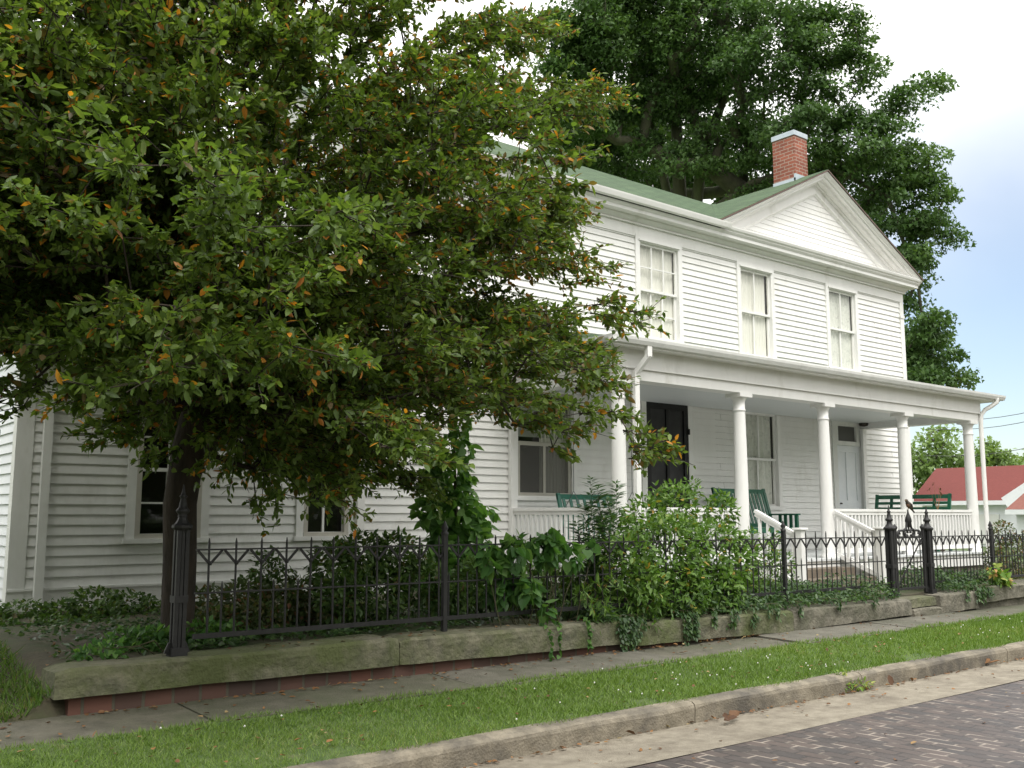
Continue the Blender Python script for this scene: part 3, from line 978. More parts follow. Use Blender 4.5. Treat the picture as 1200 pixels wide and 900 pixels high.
# ---- roofs
def roof_slab(mb, a, b, c, d, th=0.03):
    a, b, c, d = [Vector(q) for q in (a, b, c, d)]
    n = (b - a).cross(d - a).normalized()
    if n.z < 0: n = -n
    top = [a, b, c, d]; bot = [q - n * th for q in top]
    mb.add(top + bot, [(0, 1, 2, 3), (7, 6, 5, 4), (0, 4, 5, 1), (1, 5, 6, 2), (2, 6, 7, 3), (3, 7, 4, 0)])


RY = 14.50
def sheet_obj(name, corners, mat, parent, th=0.035):
    """a tilted slab whose local axes follow the slope so that its shingles lie in courses"""
    a, b, c, d = [Vector(q) for q in corners]
    ux = (b - a).normalized(); nn = ux.cross(d - a).normalized(); uy = nn.cross(ux)
    from mathutils import Matrix
    rot = Matrix((ux, uy, nn)).transposed()
    inv = rot.inverted()
    loc = [inv @ (q - a) for q in (a, b, c, d)]
    me = bpy.data.meshes.new(name)
    vs = [tuple(q) for q in loc] + [(q.x, q.y, q.z - th) for q in loc]
    me.from_pydata(vs, [], [(0, 1, 2, 3), (7, 6, 5, 4), (0, 4, 5, 1), (1, 5, 6, 2), (2, 6, 7, 3), (3, 7, 4, 0)])
    me.update()
    o = bpy.data.objects.new(name, me)
    me.materials.append(mat)
    COL.objects.link(o)
    o.parent = parent
    ORIGIN[o.name] = origin_of(parent)
    M4 = rot.to_4x4()
    M4.translation = a - Vector(origin_of(parent))
    o.matrix_local = M4
    return o


roof_main = sheet_obj('roof', [(MX0 - .35, EY - .07, 7.04), (14.26, EY - .07, 7.04), (17.66, RY, APEX - .005), (MX0 - .35, RY, APEX - .005)], M['shingle'], house)
sheet_obj('roof', [(MX1 + .3, 17.5, 7.04), (MX0 - .35, 17.5, 7.04), (MX0 - .35, RY, APEX - .005), (MX1 + .3, RY, APEX - .005)], M['shingle'], house)
sheet_obj('roof', [(14.00, RY + .1, 7.03), (14.00, EY - .05, 7.03), (GXA, EY - .05, APEX + .02), (GXA, RY + .1, APEX + .02)], M['shingle'], house)
sheet_obj('roof', [(GX1 + .02, EY - .05, 7.03), (GX1 + .02, RY + 3, 7.03), (GXA, RY + 3, APEX + .02), (GXA, EY - .05, APEX + .02)], M['shingle'], house)
mb = MB()
for s, xe, zz in ((-1, 14.02, 7.03), (1, GX1 + .01, 7.012)):
    mb.bar((xe, EY - .052, zz - 0.012), (GXA, EY - .052, APEX - .008), 0.012, 0.024)
mb.build('roof_edge', M['roof_edge'], house)
MB().bar((14.10, EY + .0, 7.07), (17.62, RY - .02, APEX + 0.012), 0.10, 0.012).build('roof_valley', M['shingle'], house)
# gable ends of the main roof (left)
mb = MB()
mb.prism([(EY + .3, 7.0), (17.2, 7.0), (RY, APEX - .1)], 'x', MX0 + .01, MX0 + .07)
mb.build('gable_wall', M['white'], house)

# ---- chimney on the ridge
CX0, CX1, CY0, CY1 = 17.45, 17.91, 12.10, 12.66
mb = MB()
mb.box(CX0, CX1, CY0, CY1, 8.4, 9.76)
mb.mi = [1 if i in (3, 5) else 0 for i in range(6)]
ch = mb.build('chimney', [M['chimney'], M['chimney_side']], house)
mb = MB()
mb.box(CX0 - .02, CX1 + .02, CY0 - .02, CY1 + .02, 9.75, 9.865)
mb.build('cap', M['lead'], ch, bevel=0.008)
mb = MB()
mb.box(CX0 - .012, CX1 + .012, CY0 - .012, CY0 + .03, 8.5, 8.885)
mb.box(CX0 - .012, CX0 + .03, CY0 - .01, CY1 + .01, 8.5, 8.80)
mb.build('flashing', M['lead'], ch)


# ---- windows
def window(x0, x1, z0, z1, y, cols, rows, curtain=None, casing=0.105, frame='white', head=True, sill=True, depth=0.075, screen=False, wall_tag=None, gap=0.0, cmat='white'):
    """double-hung sash window in an opening: casing, sill, two sashes with glazing bars, glass, curtain, dim room"""
    f = M[frame]
    mb = MB()
    yo = y - 0.040
    mb.box(x0 - casing, x0, yo, y + .06, z0 - .02, z1)
    mb.box(x1, x1 + casing, yo, y + .06, z0 - .02, z1)
    mb.box(x0 - casing, x1 + casing, yo, y + .06, z1, z1 + casing * (1.15 if head else 1))
    if head:
        mb.box(x0 - .03, x1 + .03, yo - .026, yo + .001, z1 + .015, z1 + .045)
    win = mb.build('window', M[cmat], house)
    if sill:
        MB().box(x0 - casing - .03, x1 + casing + .03, yo - .035, y + .08, z0 - .075, z0 - .02).build('sill', M[cmat], win)
    zm = (z0 + z1) / 2
    s = 0.042; b = 0.016
    for k, (a, c, ys) in enumerate(((zm - .02, z1, y + .012), (z0 - .02, zm + .02, y + .046))):
        mb = MB()
        mb.box(x0, x0 + s, ys, ys + .034, a, c); mb.box(x1 - s, x1, ys, ys + .034, a, c)
        mb.box(x0 + s, x1 - s, ys, ys + .034, a, a + s * (1 if k == 0 else 1.3)); mb.box(x0 + s, x1 - s, ys, ys + .034, c - s, c)
        for i in range(1, cols):
            xc = x0 + s + (x1 - x0 - 2 * s) * i / cols
            mb.box(xc - b, xc + b, ys + .004, ys + .03, a + s, c - s)
        for j in range(1, rows):
            zc = a + s + (c - a - 2 * s) * j / rows
            mb.box(x0 + s, x1 - s, ys + .006, ys + .028, zc - b * .7, zc + b * .7)
        mb.build('sash', f, win)
        MB().quad((x0 + s - .004, ys + .018, a + s - .004), (x1 - s + .004, ys + .018, a + s - .004), (x1 - s + .004, ys + .018, c - s + .004), (x0 + s - .004, ys + .018, c - s + .004)).build('glass', M['glass'], win)
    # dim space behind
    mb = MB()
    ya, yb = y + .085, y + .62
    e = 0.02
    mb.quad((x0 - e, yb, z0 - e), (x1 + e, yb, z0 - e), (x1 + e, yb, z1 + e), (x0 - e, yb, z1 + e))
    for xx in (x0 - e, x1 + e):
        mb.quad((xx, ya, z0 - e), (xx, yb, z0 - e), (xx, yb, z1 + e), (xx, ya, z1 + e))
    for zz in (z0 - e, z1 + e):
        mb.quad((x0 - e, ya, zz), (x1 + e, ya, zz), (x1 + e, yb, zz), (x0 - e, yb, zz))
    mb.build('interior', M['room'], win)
    if curtain:
        mb = MB()
        for (ca, cb, cz0, cz1, amp) in curtain:
            n = 60
            v = []; fc = []
            for i in range(n + 1):
                x = ca + (cb - ca) * i / n
                yy = y + .105 + amp * math.sin(i * 0.95 + 0.6 * math.sin(i * .37)) + amp * .5 * math.sin(i * 0.31)
                v += [(x, yy, cz0), (x, yy, cz1)]
            for i in range(n):
                fc.append((2 * i, 2 * i + 2, 2 * i + 3, 2 * i + 1))
            mb.add(v, fc, 0, True)
        mb.build('curtain', M['lace' if gap else 'curtain'], win)
    return win


a = UW[0]; window(*a, WY, 3, 2, curtain=[(a[0] - .01, a[1] + .0, a[2] - .01, a[3] + .01, .008)])
a = UW[1]; window(*a, WY, 2, 1, curtain=[(a[0] - .01, a[1] - .03, a[2] - .01, a[3] + .01, .012)])
a = UW[2]; window(*a, WY, 2, 1, curtain=[(a[0] - .01, a[1] + .0, a[2] - .01, a[3] - .03, .010)], gap=1)
a = PW; window(*a, WY, 2, 1, curtain=[(a[0] - .01, a[1] - .03, a[2] - .01, a[3] + .01, .012)], head=False, gap=1)
a = LW
lw = window(*a, WY, 1, 1, curtain=[(a[0] + .55, a[1] + .01, a[2], a[3], .014)], head=False, frame='tan_frame')
zm = (a[2] + a[3]) / 2
mb = MB()                        # half screen over the lower sash
for (p, q, r_, t_) in ((a[0] + .01, a[0] + .06, a[2] - .01, zm), (a[1] - .06, a[1] - .01, a[2] - .01, zm), (a[0] + .06, a[1] - .06, a[2] - .01, a[2] + .045), (a[0] + .06, a[1] - .06, zm - .045, zm), ((a[0] + a[1]) / 2 - .03, (a[0] + a[1]) / 2 + .02, a[2] + .045, zm - .045)):
    mb.box(p, q, WY - .012, WY + .008, r_, t_)
sc_o = mb.build('screen_frame', M['tan_frame'], lw)
MB().quad((a[0] + .05, WY - .002, a[2] + .03), (a[1] - .05, WY - .002, a[2] + .03), (a[1] - .05, WY - .002, zm - .03), (a[0] + .05, WY - .002, zm - .03)).build('screen', M['mesh'], lw)
MB().box(a[0] + .01, a[1] - .01, WY + .10, WY + .104, zm + .1, a[3]).build('painted_reflection', M['painted_reflection'], lw)  # grey-green board painted to stand for the reflection in the upper sash
for i, a in enumerate(WW):
    w_ = window(*a, WY + .06, 2, 2 if i == 0 else 1, frame='white_old', cmat='white_old', head=False)
    mb = MB()
    mb.box(a[0] - .001, a[1] + .001, WY + .012, WY + .07, a[2] - .02, a[2] + .03)
    mb.box(a[0], a[0] + .06, WY + .018, WY + .07, a[2] + .03, a[3]); mb.box(a[1] - .06, a[1], WY + .018, WY + .07, a[2] + .03, a[3])
    mb.build('storm_frame', M['tan_frame'], w_)

# ---- doors
def casing_of(x0, x1, z0, z1, y, c=0.12):
    mb = MB()
    mb.box(x0 - c, x0, y - .04, y + .06, z0, z1); mb.box(x1, x1 + c, y - .04, y + .06, z0, z1)
    mb.box(x0 - c, x1 + c, y - .04, y + .06, z1, z1 + c)
    mb.box(x0 - c - .02, x1 + c + .02, y - .055, y - .038, z1 + c * .72, z1 + c)
    return mb


x0, x1, z0, z1 = D1
mb = MB()
s = .11
mb.box(x0, x0 + s, WY - .03, WY + .01, z0, z1); mb.box(x1 - s, x1, WY - .03, WY + .01, z0, z1)
mb.box(x0 + s, x1 - s, WY - .03, WY + .01, z1 - s, z1); mb.box(x0 + s, x1 - s, WY - .03, WY + .01, z0, z0 + .28)
mb.box(x0 + s, x1 - s, WY - .03, WY + .01, 1.78, 1.90)
xm = (x0 + x1) / 2
mb.box(xm - .03, xm + .03, WY - .028, WY + .008, z0 + .28, 1.78); mb.box(xm - .03, xm + .03, WY - .028, WY + .008, 1.90, z1 - s)
door = mb.build('door', M['door_black'], house)
door['label'] = 'black screen door with a dark mesh'
casing_of(x0, x1, z0, z1, WY).build('door_frame', M['white'], door)
MB().quad((x0 + s, WY, z0 + .28), (x1 - s, WY, z0 + .28), (x1 - s, WY, z1 - s), (x0 + s, WY, z1 - s)).build('mesh_panel', M['door_screen'], door)
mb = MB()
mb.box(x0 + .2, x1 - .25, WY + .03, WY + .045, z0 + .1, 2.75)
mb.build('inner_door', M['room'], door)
for zz in (3.05, 2.0):
    mb = MB()
    mb.tube([(x1 + .0, WY - .05, zz), (x1 + .0, WY - .05, zz + .1)], .018, 8)
    mb.box(x1 - .03, x1 + .03, WY - .046, WY - .0405, zz + .01, zz + .09)
    mb.build('hinge', M['door_black'], door)
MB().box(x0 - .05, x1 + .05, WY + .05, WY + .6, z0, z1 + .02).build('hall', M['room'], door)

x0, x1, z0, z1 = D2
mb = MB()
ZT = 3.08
mb.box(x0, x1, WY + .03, WY + .07, z0, ZT)
s = .13
for (pa, pb) in ((x0, x0 + s), (x1 - s, x1), ((x0 + x1) / 2 - .06, (x0 + x1) / 2 + .06)):
    mb.box(pa, pb, WY + .012, WY + .0305, z0 + .22, ZT - .14)
for (za, zb) in ((z0, z0 + .22), (ZT - .14, ZT), (1.75, 1.93)):
    mb.box(x0, x1, WY + .011, WY + .0305, za, zb)
d2 = mb.build('door', M['grey_white'], house)
d2['label'] = 'white panelled door under a dark transom light'
casing_of(x0, x1, z0, z1, WY, .15).build('door_frame', M['white_old'], d2)
mb = MB()
mb.box(x0, x1, WY - .02, WY + .07, ZT, ZT + .09)
mb.box(x0, x0 + .10, WY - .01, WY + .07, ZT + .09, z1); mb.box(x1 - .10, x1, WY - .01, WY + .07, ZT + .09, z1)
mb.box(x0 + .1, x1 - .1, WY - .01, WY + .07, z1 - .07, z1)
tr_o = mb.build('transom', M['white_old'], d2)
MB().quad((x0 + .1, WY + .04, ZT + .09), (x1 - .1, WY + .04, ZT + .09), (x1 - .1, WY + .04, z1 - .07), (x0 + .1, WY + .04, z1 - .07)).build('pane', M['screen'], tr_o)
MB().lathe((x0 + .09, WY - .02, 1.86), [(.012, -.012), (.028, -.01), (.03, .01), (.014, .02)], 10).build('handle', M['lamp_dark'], d2)
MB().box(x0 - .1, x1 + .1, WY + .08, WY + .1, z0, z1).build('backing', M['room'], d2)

# porch lamp by that door
mb = MB()
lx, lz = 18.98, 3.60
mb.lathe((lx, WY - .14, lz - .10), [(.03, 0), (.085, .015), (.10, .06), (.075, .11), (.09, .125), (.03, .16)], 12)
mb.box(lx - .05, lx + .05, WY - .12, WY - .03, lz + .0, lz + .06)
mb.build('porch_lamp', M['lamp_dark'], house)

# ---- porch: floor, skirt, steps
PX0, PX1 = 9.28, 19.22
mb = MB()
nb = 9
for i in range(int((PX1 - PX0) / .12)):
    xa = PX0 + i * .12
    mb.box(xa + .002, xa + .118, PY - .20, WY - .03, FLOOR - .035 + random.uniform(-.0015, .0015), FLOOR)
mb.build('porch_floor', M['ceiling'], house)
mb = MB()
mb.box(PX0 + .03, PX1 - .03, PY - .165, PY - .13, FLOOR - .25, FLOOR - .036)
mb.box(PX0 + .03, PX0 + .06, PY - .13, WY - .05, FLOOR - .25, FLOOR - .036); mb.box(PX1 - .06, PX1 - .03, PY - .13, WY - .05, FLOOR - .25, FLOOR - .036)
mb.build('porch_skirt', M['white'], house)
mb = MB()
mb.box(PX0 + .05, PX1 - .05, PY - .12, PY + .1, 0.45, FLOOR - .25)
mb.box(PX0 + .05, PX0 + .2, PY + .1, WY - .1, 0.45, FLOOR - .25); mb.box(PX1 - .2, PX1 - .05, PY + .1, WY - .1, 0.45, FLOOR - .25)
mb.build('porch_foundation', M['stone_grey'], house)
CXS = [9.44, 12.02, 14.20, 16.66, 19.06]
SX0, SX1 = CXS[1] + .12, CXS[2] - .02
mb = MB()
mb.box(SX0, SX1, 9.00, PY - .17, 0.45, 0.80)
mb.box(SX0, SX1, 8.66, 9.00, 0.45, 0.67)
mb.build('porch_steps', M['step_stone'], house)

# columns
for i, cx in enumerate(CXS):
    mb = MB()
    mb.lathe((cx, PY, FLOOR), [(.125, 0), (.125, .05), (.105, .06), (.112, .10), (.104, .13), (.104, .5), (.103, 1.0), (.098, 1.6), (.090, 2.2), (.088, 2.25)], 24)
    c = mb.build('porch_column', M['white'], house)
    mb = MB()
    mb.lathe((cx, PY, FLOOR), [(.088, 2.245), (.100, 2.255), (.100, 2.275), (.088, 2.285), (.089, 2.38), (.094, 2.41), (.118, 2.45), (.122, 2.462)], 24)
    mb.box(cx - .145, cx + .145, PY - .145, PY + .145, FLOOR + 2.462, BEAM)
    mb.build('capital', M['white'], c)
for xx in (CXS[0] - .06, CXS[-1] - .06):      # half post against the wall at each end
    MB().box(xx, xx + .12, WY - .10, WY - .025, FLOOR, BEAM).build('pilaster', M['white'], house)

# beam and eaves of the porch
mb = MB()
BY0, BY1 = PY - .13, PY + .13
BX0, BX1 = CXS[0] - .14, CXS[-1] + .24
mb.box(BX0, BX1, BY0, BY1, BEAM, 3.60)
mb.box(BX0 - .022, BX1 + .022, BY0 - .022, BY1, 3.602, 3.92)
mb.box(BX0, BX0 + .26, BY1, WY - .03, BEAM, 3.60); mb.box(BX0 - .022, BX0 + .26, BY1, WY - .03, 3.602, 3.92)
mb.box(BX1 - .26, BX1, BY1, WY - .03, BEAM, 3.60); mb.box(BX1 - .26, BX1 + .022, BY1, WY - .03, 3.602, 3.92)
mb.box(BX0 - .03, BX1 + .03, BY0 - .035, BY0 - .021, 3.598, 3.615)
mb.build('porch_beam', M['white'], house)
MB().box(BX0 + .24, BX1 - .24, BY1 - .01, WY - .03, 3.575, 3.60).build('porch_ceiling', M['ceiling'], house)
EX0, EX1, EYP = 8.99, 19.76, 9.13
mb = MB()
mb.box(EX0 + .03, EX1 - .03, EYP + .03, WY - .02, 3.862, 3.885)     # soffit
mb.box(EX0 + .02, EX1 - .02, EYP + .02, EYP + .045, 3.855, 3.955)
mb.box(EX0 + .02, EX0 + .045, EYP + .045, WY - .02, 3.855, 3.955); mb.box(EX1 - .045, EX1 - .02, EYP + .045, WY - .02, 3.855, 3.955)
mb.build('porch_soffit', M['white'], house)
mb = MB()
gp = [(0.02, 3.875), (-.035, 3.885), (-.06, 3.935), (-.066, 3.972), (-.052, 3.972), (0.015, 3.955)]
mb.prism([(EYP + a_, b_) for a_, b_ in gp], 'x', EX0 - .06, EX1 + .06)
mb.prism([(EX0 + a_, b_) for a_, b_ in gp], 'y', EYP - .06, WY - .02)
mb.build('porch_gutter', M['white_old'], house)
rp = [(EX0, EYP, 3.965), (EX1, EYP, 3.965), (EX1 - .9, WY - .03, 4.50), (EX0 + .9, WY - .03, 4.50)]
mb = MB()
mb.add(rp + [(EX0, WY - .03, 3.965), (EX1, WY - .03, 3.965)], [(0, 1, 2, 3), (4, 0, 3), (1, 5, 2)])
mb.build('porch_roof', M['shingle'], house)

# downspouts
mb = MB()
mb.tube([(19.52, EYP - .02, 3.90), (19.52, EYP - .02, 3.83), (19.47, EYP + .06, 3.76), (19.36, PY - .22, 3.68), (19.30, PY - .17, 3.58), (19.28, PY - .16, 3.4), (19.27, PY - .16, 0.66)], .042, 10)
mb.tube([(19.27, PY - .16, 0.66), (19.27, PY - .25, .62)], .042, 10)
mb.build('downspout', M['white'], house)
mb = MB()
mb.bar((9.66, EYP + .0, 3.90), (9.66, EYP + .0, 3.74), .085, .06)
mb.bar((9.66, EYP + .0, 3.75), (9.60, PY - .18, 3.52), .085, .06)
mb.bar((9.60, PY - .185, 3.55), (9.60, PY - .185, .70), .085, .06)
mb.build('downspout', M['white'], house)

# railings: top rail, bottom rail, balusters as sub-parts
proto_bal = {}


def railing(a, b, za, zb, zba, zbb, gap=.105, skip=(), name='railing'):
    """railing from a to b (x, y); top rail height za..zb, bottom rail zba..zbb"""
    A = Vector((a[0], a[1], za)); B = Vector((b[0], b[1], zb))
    mb = MB()
    mb.bar(A, B, .075, .045)
    mb.bar(A - Vector((0, 0, .05)), B - Vector((0, 0, .05)), .045, .055)
    mb.bar((a[0], a[1], zba), (b[0], b[1], zbb), .045, .07)
    r = mb.build(name, M['white'], house)
    ln = math.hypot(b[0] - a[0], b[1] - a[1])
    n = max(2, int(ln / gap))
    hgt = round(za - .06 - zba, 3)
    sl = round((zb - za) / max(ln, 1e-6), 3)
    for i in range(n):
        f = (i + .5) / n
        p = (a[0] + (b[0] - a[0]) * f, a[1] + (b[1] - a[1]) * f)
        zt = za + (zb - za) * f - .07; z0_ = zba + (zbb - zba) * f + .03
        key = round(zt - z0_, 3)
        if key not in proto_bal:
            mb = MB(); mb.box(-.019, .019, -.019, .019, 0, key)
            o = mb.build('baluster', M['white'], None, loc=(0, 0, 0))
            proto_bal[key] = o.data
            o.parent = r
        else:
            o = bpy.data.objects.new('baluster', proto_bal[key]); COL.objects.link(o); o.parent = r
        o.location = tuple(np.array((p[0], p[1], z0_)) - origin_of(house))
    return r


RT, RB = 1.70, 1.03
railing((CXS[0], WY - .05), (CXS[0], PY + .08), RT - .0, RT, RB, RB, .103)
railing((CXS[0] + .1, PY), (CXS[1] - .1, PY), RT, RT, RB, RB, .105)
railing((CXS[2] + .1, PY), (CXS[3] - .1, PY), RT, RT, RB, RB, .105)
railing((CXS[3] + .1, PY), (CXS[4] - .1, PY), RT, RT, RB, RB, .105)
railing((CXS[4], PY + .1), (CXS[4], WY - .05), RT, RT, RB, RB, .105)
NX = 12.20; NY = 8.62
railing((NX - .02, PY - .12), (NX, NY + .05), RT - .02, 1.33, RB - .04, .68, .12, name='stair_railing')
railing((14.24, PY - .12), (14.30, NY + .05), RT - .02, 1.33, RB - .04, .68, .12, name='stair_railing')
for nx_ in (NX, 14.30):
    mb = MB()
    mb.box(nx_ - .06, nx_ + .06, NY - .06, NY + .06, .45, 1.40)
    mb.box(nx_ - .085, nx_ + .085, NY - .085, NY + .085, 1.40, 1.435)
    mb.build('newel_post', M['white'], house, bevel=.006)
for xx in (NX - .13, 14.36):
    MB().bar((xx, PY - .18, .88), (xx, NY - .02, .56), .05, .22).build('stair_string', M['white'], house)

# ---- one-storey wing on the left
WX0 = 2.53
WYW = WY + 0.06
mb = MB()
siding(mb, WX0 + .14, MX0 - .01, 0.815, 3.45, WYW, WW)
mb.box(WX0, MX0 - .01, WYW + .022, WYW + .05, .4, .83)
mb.build('wall', M['white_old'], house)
mb = MB()
mb.box(WX0 - .012, WX0 + .15, WYW - .034, WYW + .05, .52, 3.45)
mb.box(WX0 + .15, MX0 - .012, WYW - .026, WYW + .02, .50, .79)
mb.box(WX0 + .15, MX0 - .012, WYW - .045, WYW + .02, .79, .818)
mb.box(WX0 - .03, WX0 + .16, WYW - .05, WYW - .0345, .785, .81)
mb.box(WX0 - .012, MX0 - .012, WYW - .036, WYW + .05, 3.45, 3.62)
mb.build('corner_board', M['white_old'], house)
mb = MB()                        # left flank of the wing, boards facing -X
e = .115; t_ = .02
z = .7
while z < 3.6:
    mb.quad((WX0 - t_, WYW + .05, z), (WX0, WYW + .05, z + e), (WX0, WYW + 4.6, z + e), (WX0 - t_, WYW + 4.6, z))
    mb.quad((WX0 + .001, WYW + .05, z), (WX0 - t_, WYW + .05, z - .002), (WX0 - t_, WYW + 4.6, z - .002), (WX0 + .001, WYW + 4.6, z))
    z += e
mb.box(WX0, WX0 + .05, WYW + .05, WYW + 4.6, .4, 3.62)
mb.box(WX0, MX0, WYW + 4.6, WYW + 4.65, .4, 3.62)
mb.box(WX0 + .05, MX0, WYW + .75, WYW + .8, .4, 3.62)
mb.build('wall', M['grey_white'], house)  # bluish white puts this flank's cool sky light into its colour
MB().box(WX0 - .03, WX0 + .05, WYW - .036, WYW + .12, .52, 3.45).build('corner_board', M['white_old'], house)
sheet_obj('wing_roof', [(WX0 - .3, WYW - .35, 3.58), (MX0 - .02, WYW - .35, 3.58), (MX0 - .02, WYW + 2.3, 4.75), (WX0 - .3, WYW + 2.3, 4.75)], M['shingle'], house)
sheet_obj('wing_roof', [(MX0 - .02, WYW + 5, 3.58), (WX0 - .3, WYW + 5, 3.58), (WX0 - .3, WYW + 2.3, 4.75), (MX0 - .02, WYW + 2.3, 4.75)], M['shingle'], house)
MB().prism([(WYW + .02, 3.6), (WYW + 4.6, 3.6), (WYW + 2.3, 4.65)], 'x', WX0 + .005, WX0 + .05).build('gable_wall', M['white_old'], house)
mb = MB()
mb.box(WX0 - .3, MX0 - .02, WYW - .36, WYW - .33, 3.46, 3.60); mb.box(WX0 - .3, MX0 - .02, WYW - .33, WYW, 3.46, 3.48)
mb.build('wing_eave', M['white_old'], house)
dx = WX0 + .27
mb = MB()
mb.bar((dx, WYW - .33, 3.5), (dx + .01, WYW - .09, 3.2), .09, .07); mb.bar((dx + .01, WYW - .085, 3.25), (dx + .01, WYW - .085, .62), .09, .07)
mb.bar((dx + .01, WYW - .085, .64), (dx + .03, WYW - .2, .57), .09, .07)
mb.build('downspout', M['white_old'], house)


# =================================================================== IRON FENCE
FY = 7.20


def pbars(mb, x, z0, z1, r=.0085):
    mb.tube([(x, FY, z0), (x, FY, z1 - .03), (x, FY, z1)], [r, r, r * .35], 6)


TALL, SHORT = {}, {}


def fence_run(x0, x1, n, zt0, zt1, label, posts, cat='fence'):
    """iron fence along X from x0 to x1 with n tall pickets, short ones between; zt the top rail height at the ends"""
    t = thing('iron_fence', (x0, FY, GY), label, cat)
    z = lambda x: zt0 + (zt1 - zt0) * (x - x0) / (x1 - x0)
    for (d, w, h, nm) in ((0, .028, .012, 'top_rail'), (-.315, .026, .012, 'middle_rail'), (-.625, .03, .035, 'bottom_rail')):
        MB().bar((x0, FY, z(x0) + d), (x1, FY, z(x1) + d), w, h).build(nm, M['iron'], t)
    st_ = (x1 - x0) / n
    pt = {}
    def rep_bar(kind, x, ln, zb, r):
        if kind not in pt:
            mb = MB(); mb.tube([(0, 0, 0), (0, 0, ln - .03), (0, 0, ln)], [r, r, r * .35], 6)
            o = mb.build(kind, M['iron'], None, loc=(0, 0, 0)); pt[kind] = o.data
        else:
            o = bpy.data.objects.new(kind, pt[kind]); COL.objects.link(o)
        o.parent = t
        o.location = (x - x0, 0, zb - GY)
        o.rotation_euler = (random.uniform(-.012, .012), random.uniform(-.010, .010), 0)
    brace = None
    for i in range(n):
        x = x0 + (i + .5) * st_
        rep_bar('picket', x, .73, z(x) - .645, .0085)
        if i < n - 1:
            rep_bar('short_picket', x + st_ / 2, .41, z(x) - .645, .0075)
        # V-shaped strap from the top rail down to the picket
        if brace is None:
            mb = MB()
            for s in (-1, 1):
                mb.bar((s * st_ * .46, 0, -.004), (s * .012, 0, -.095), .018, .010, upw=(0, 1, 0))
            mb.tube([(0, 0, -.115), (0, 0, -.10), (0, 0, -.085)], [.012, .018, .012], 6)
            o = mb.build('brace', M['iron'], None, loc=(0, 0, 0)); brace = o.data
        else:
            o = bpy.data.objects.new('brace', brace); COL.objects.link(o)
        o.parent = t
        o.location = (x - x0, -.004, z(x) - GY)
    for px in posts:
        mb = MB()
        mb.bar((px, FY, GY + .0), (px, FY, z(px) + .10), .042, .042)
        mb.lathe((px, FY, z(px) + .09), [(.032, 0), (.034, .02), (.018, .03), (.032, .055), (.020, .085), (.006, .12)], 10)
        mb.build('line_post', M['iron'], t)
    return t


def big_post(x, label, zb, h=1.17, w=.095, rot=0.0):
    """openwork cast-iron post: four bars on a base, a collar, a moulded cap and a spired finial"""
    t = thing('fence_post', (x, FY, zb), label, 'post')
    zc = zb + h * .725
    mb = MB()
    q = w / 2 - .016
    for a in (-1, 1):
        for b in (-1, 1):
            mb.bar((x + a * q, FY + b * q, zb), (x + a * q, FY + b * q, zc), .028, .028)
    mb.bar((x, FY - q - .004, zb), (x, FY - q - .004, zc), .022, .012, upw=(0, 1, 0)); mb.bar((x, FY + q, zb), (x, FY + q, zc), .022, .012, upw=(0, 1, 0))
    mb.build('shaft', M['iron'], t)
    mb = MB()
    for zz in (zb + h * .30,):
        mb.box(x - w / 2 - .004, x + w / 2 + .004, FY - w / 2 - .004, FY + w / 2 + .004, zz, zz + .05)
    mb.build('collar', M['iron'], t)
    mb = MB()
    mb.box(x - w / 2 - .012, x + w / 2 + .012, FY - w / 2 - .012, FY + w / 2 + .012, zb - .02, zb + .05)
    for a in (-1, 1):
        mb.bar((x + a * (w / 2 + .03), FY, zb + .008), (x + a * w / 2, FY, zb + .08), .014, .04)
    mb.build('foot', M['iron'], t)
    mb = MB()
    mb.lathe((x, FY, zc), [(w * .66, 0), (w * .80, .018), (w * .80, .035), (w * .56, .05), (w * .40, .075), (w * .30, .10)], 8, smooth=False, rot=math.pi / 8)
    mb.build('cap', M['iron'], t)
    mb = MB()
    k = h / 1.0
    mb.lathe((x, FY, zc + .098), [(.036, 0), (.030, .015), (.046, .032), (.050, .045), (.038, .06), (.030, .07), (.026, .10), (.019, .13), (.020, .137), (.030, .147), (.018, .158), (.012, .18), (.007, .21), (.003, .235)], 12)
    mb.build('finial', M['iron'], t)
    return t


big_post(2.665, 'tall grey cast-iron corner post with spired finial in front of the dark tree trunk', .615, 1.22, .092)
fence_run(2.78, 12.05, 45, 1.355, 1.33, 'long wrought-iron picket fence with V-braces on the mossy wall left of the gate', [5.0, 9.86])
g1 = big_post(12.17, 'black cast-iron gate post left of the gate below the porch steps', .57, 1.165, .10)
g2 = big_post(13.13, 'black cast-iron gate post right of the gate beside trailing ivy', .56, 1.165, .10)
fence_run(13.25, 19.8, 35, 1.32, 1.31, 'iron picket fence right of the gate running past the russet shrub', [14.95, 17.4])

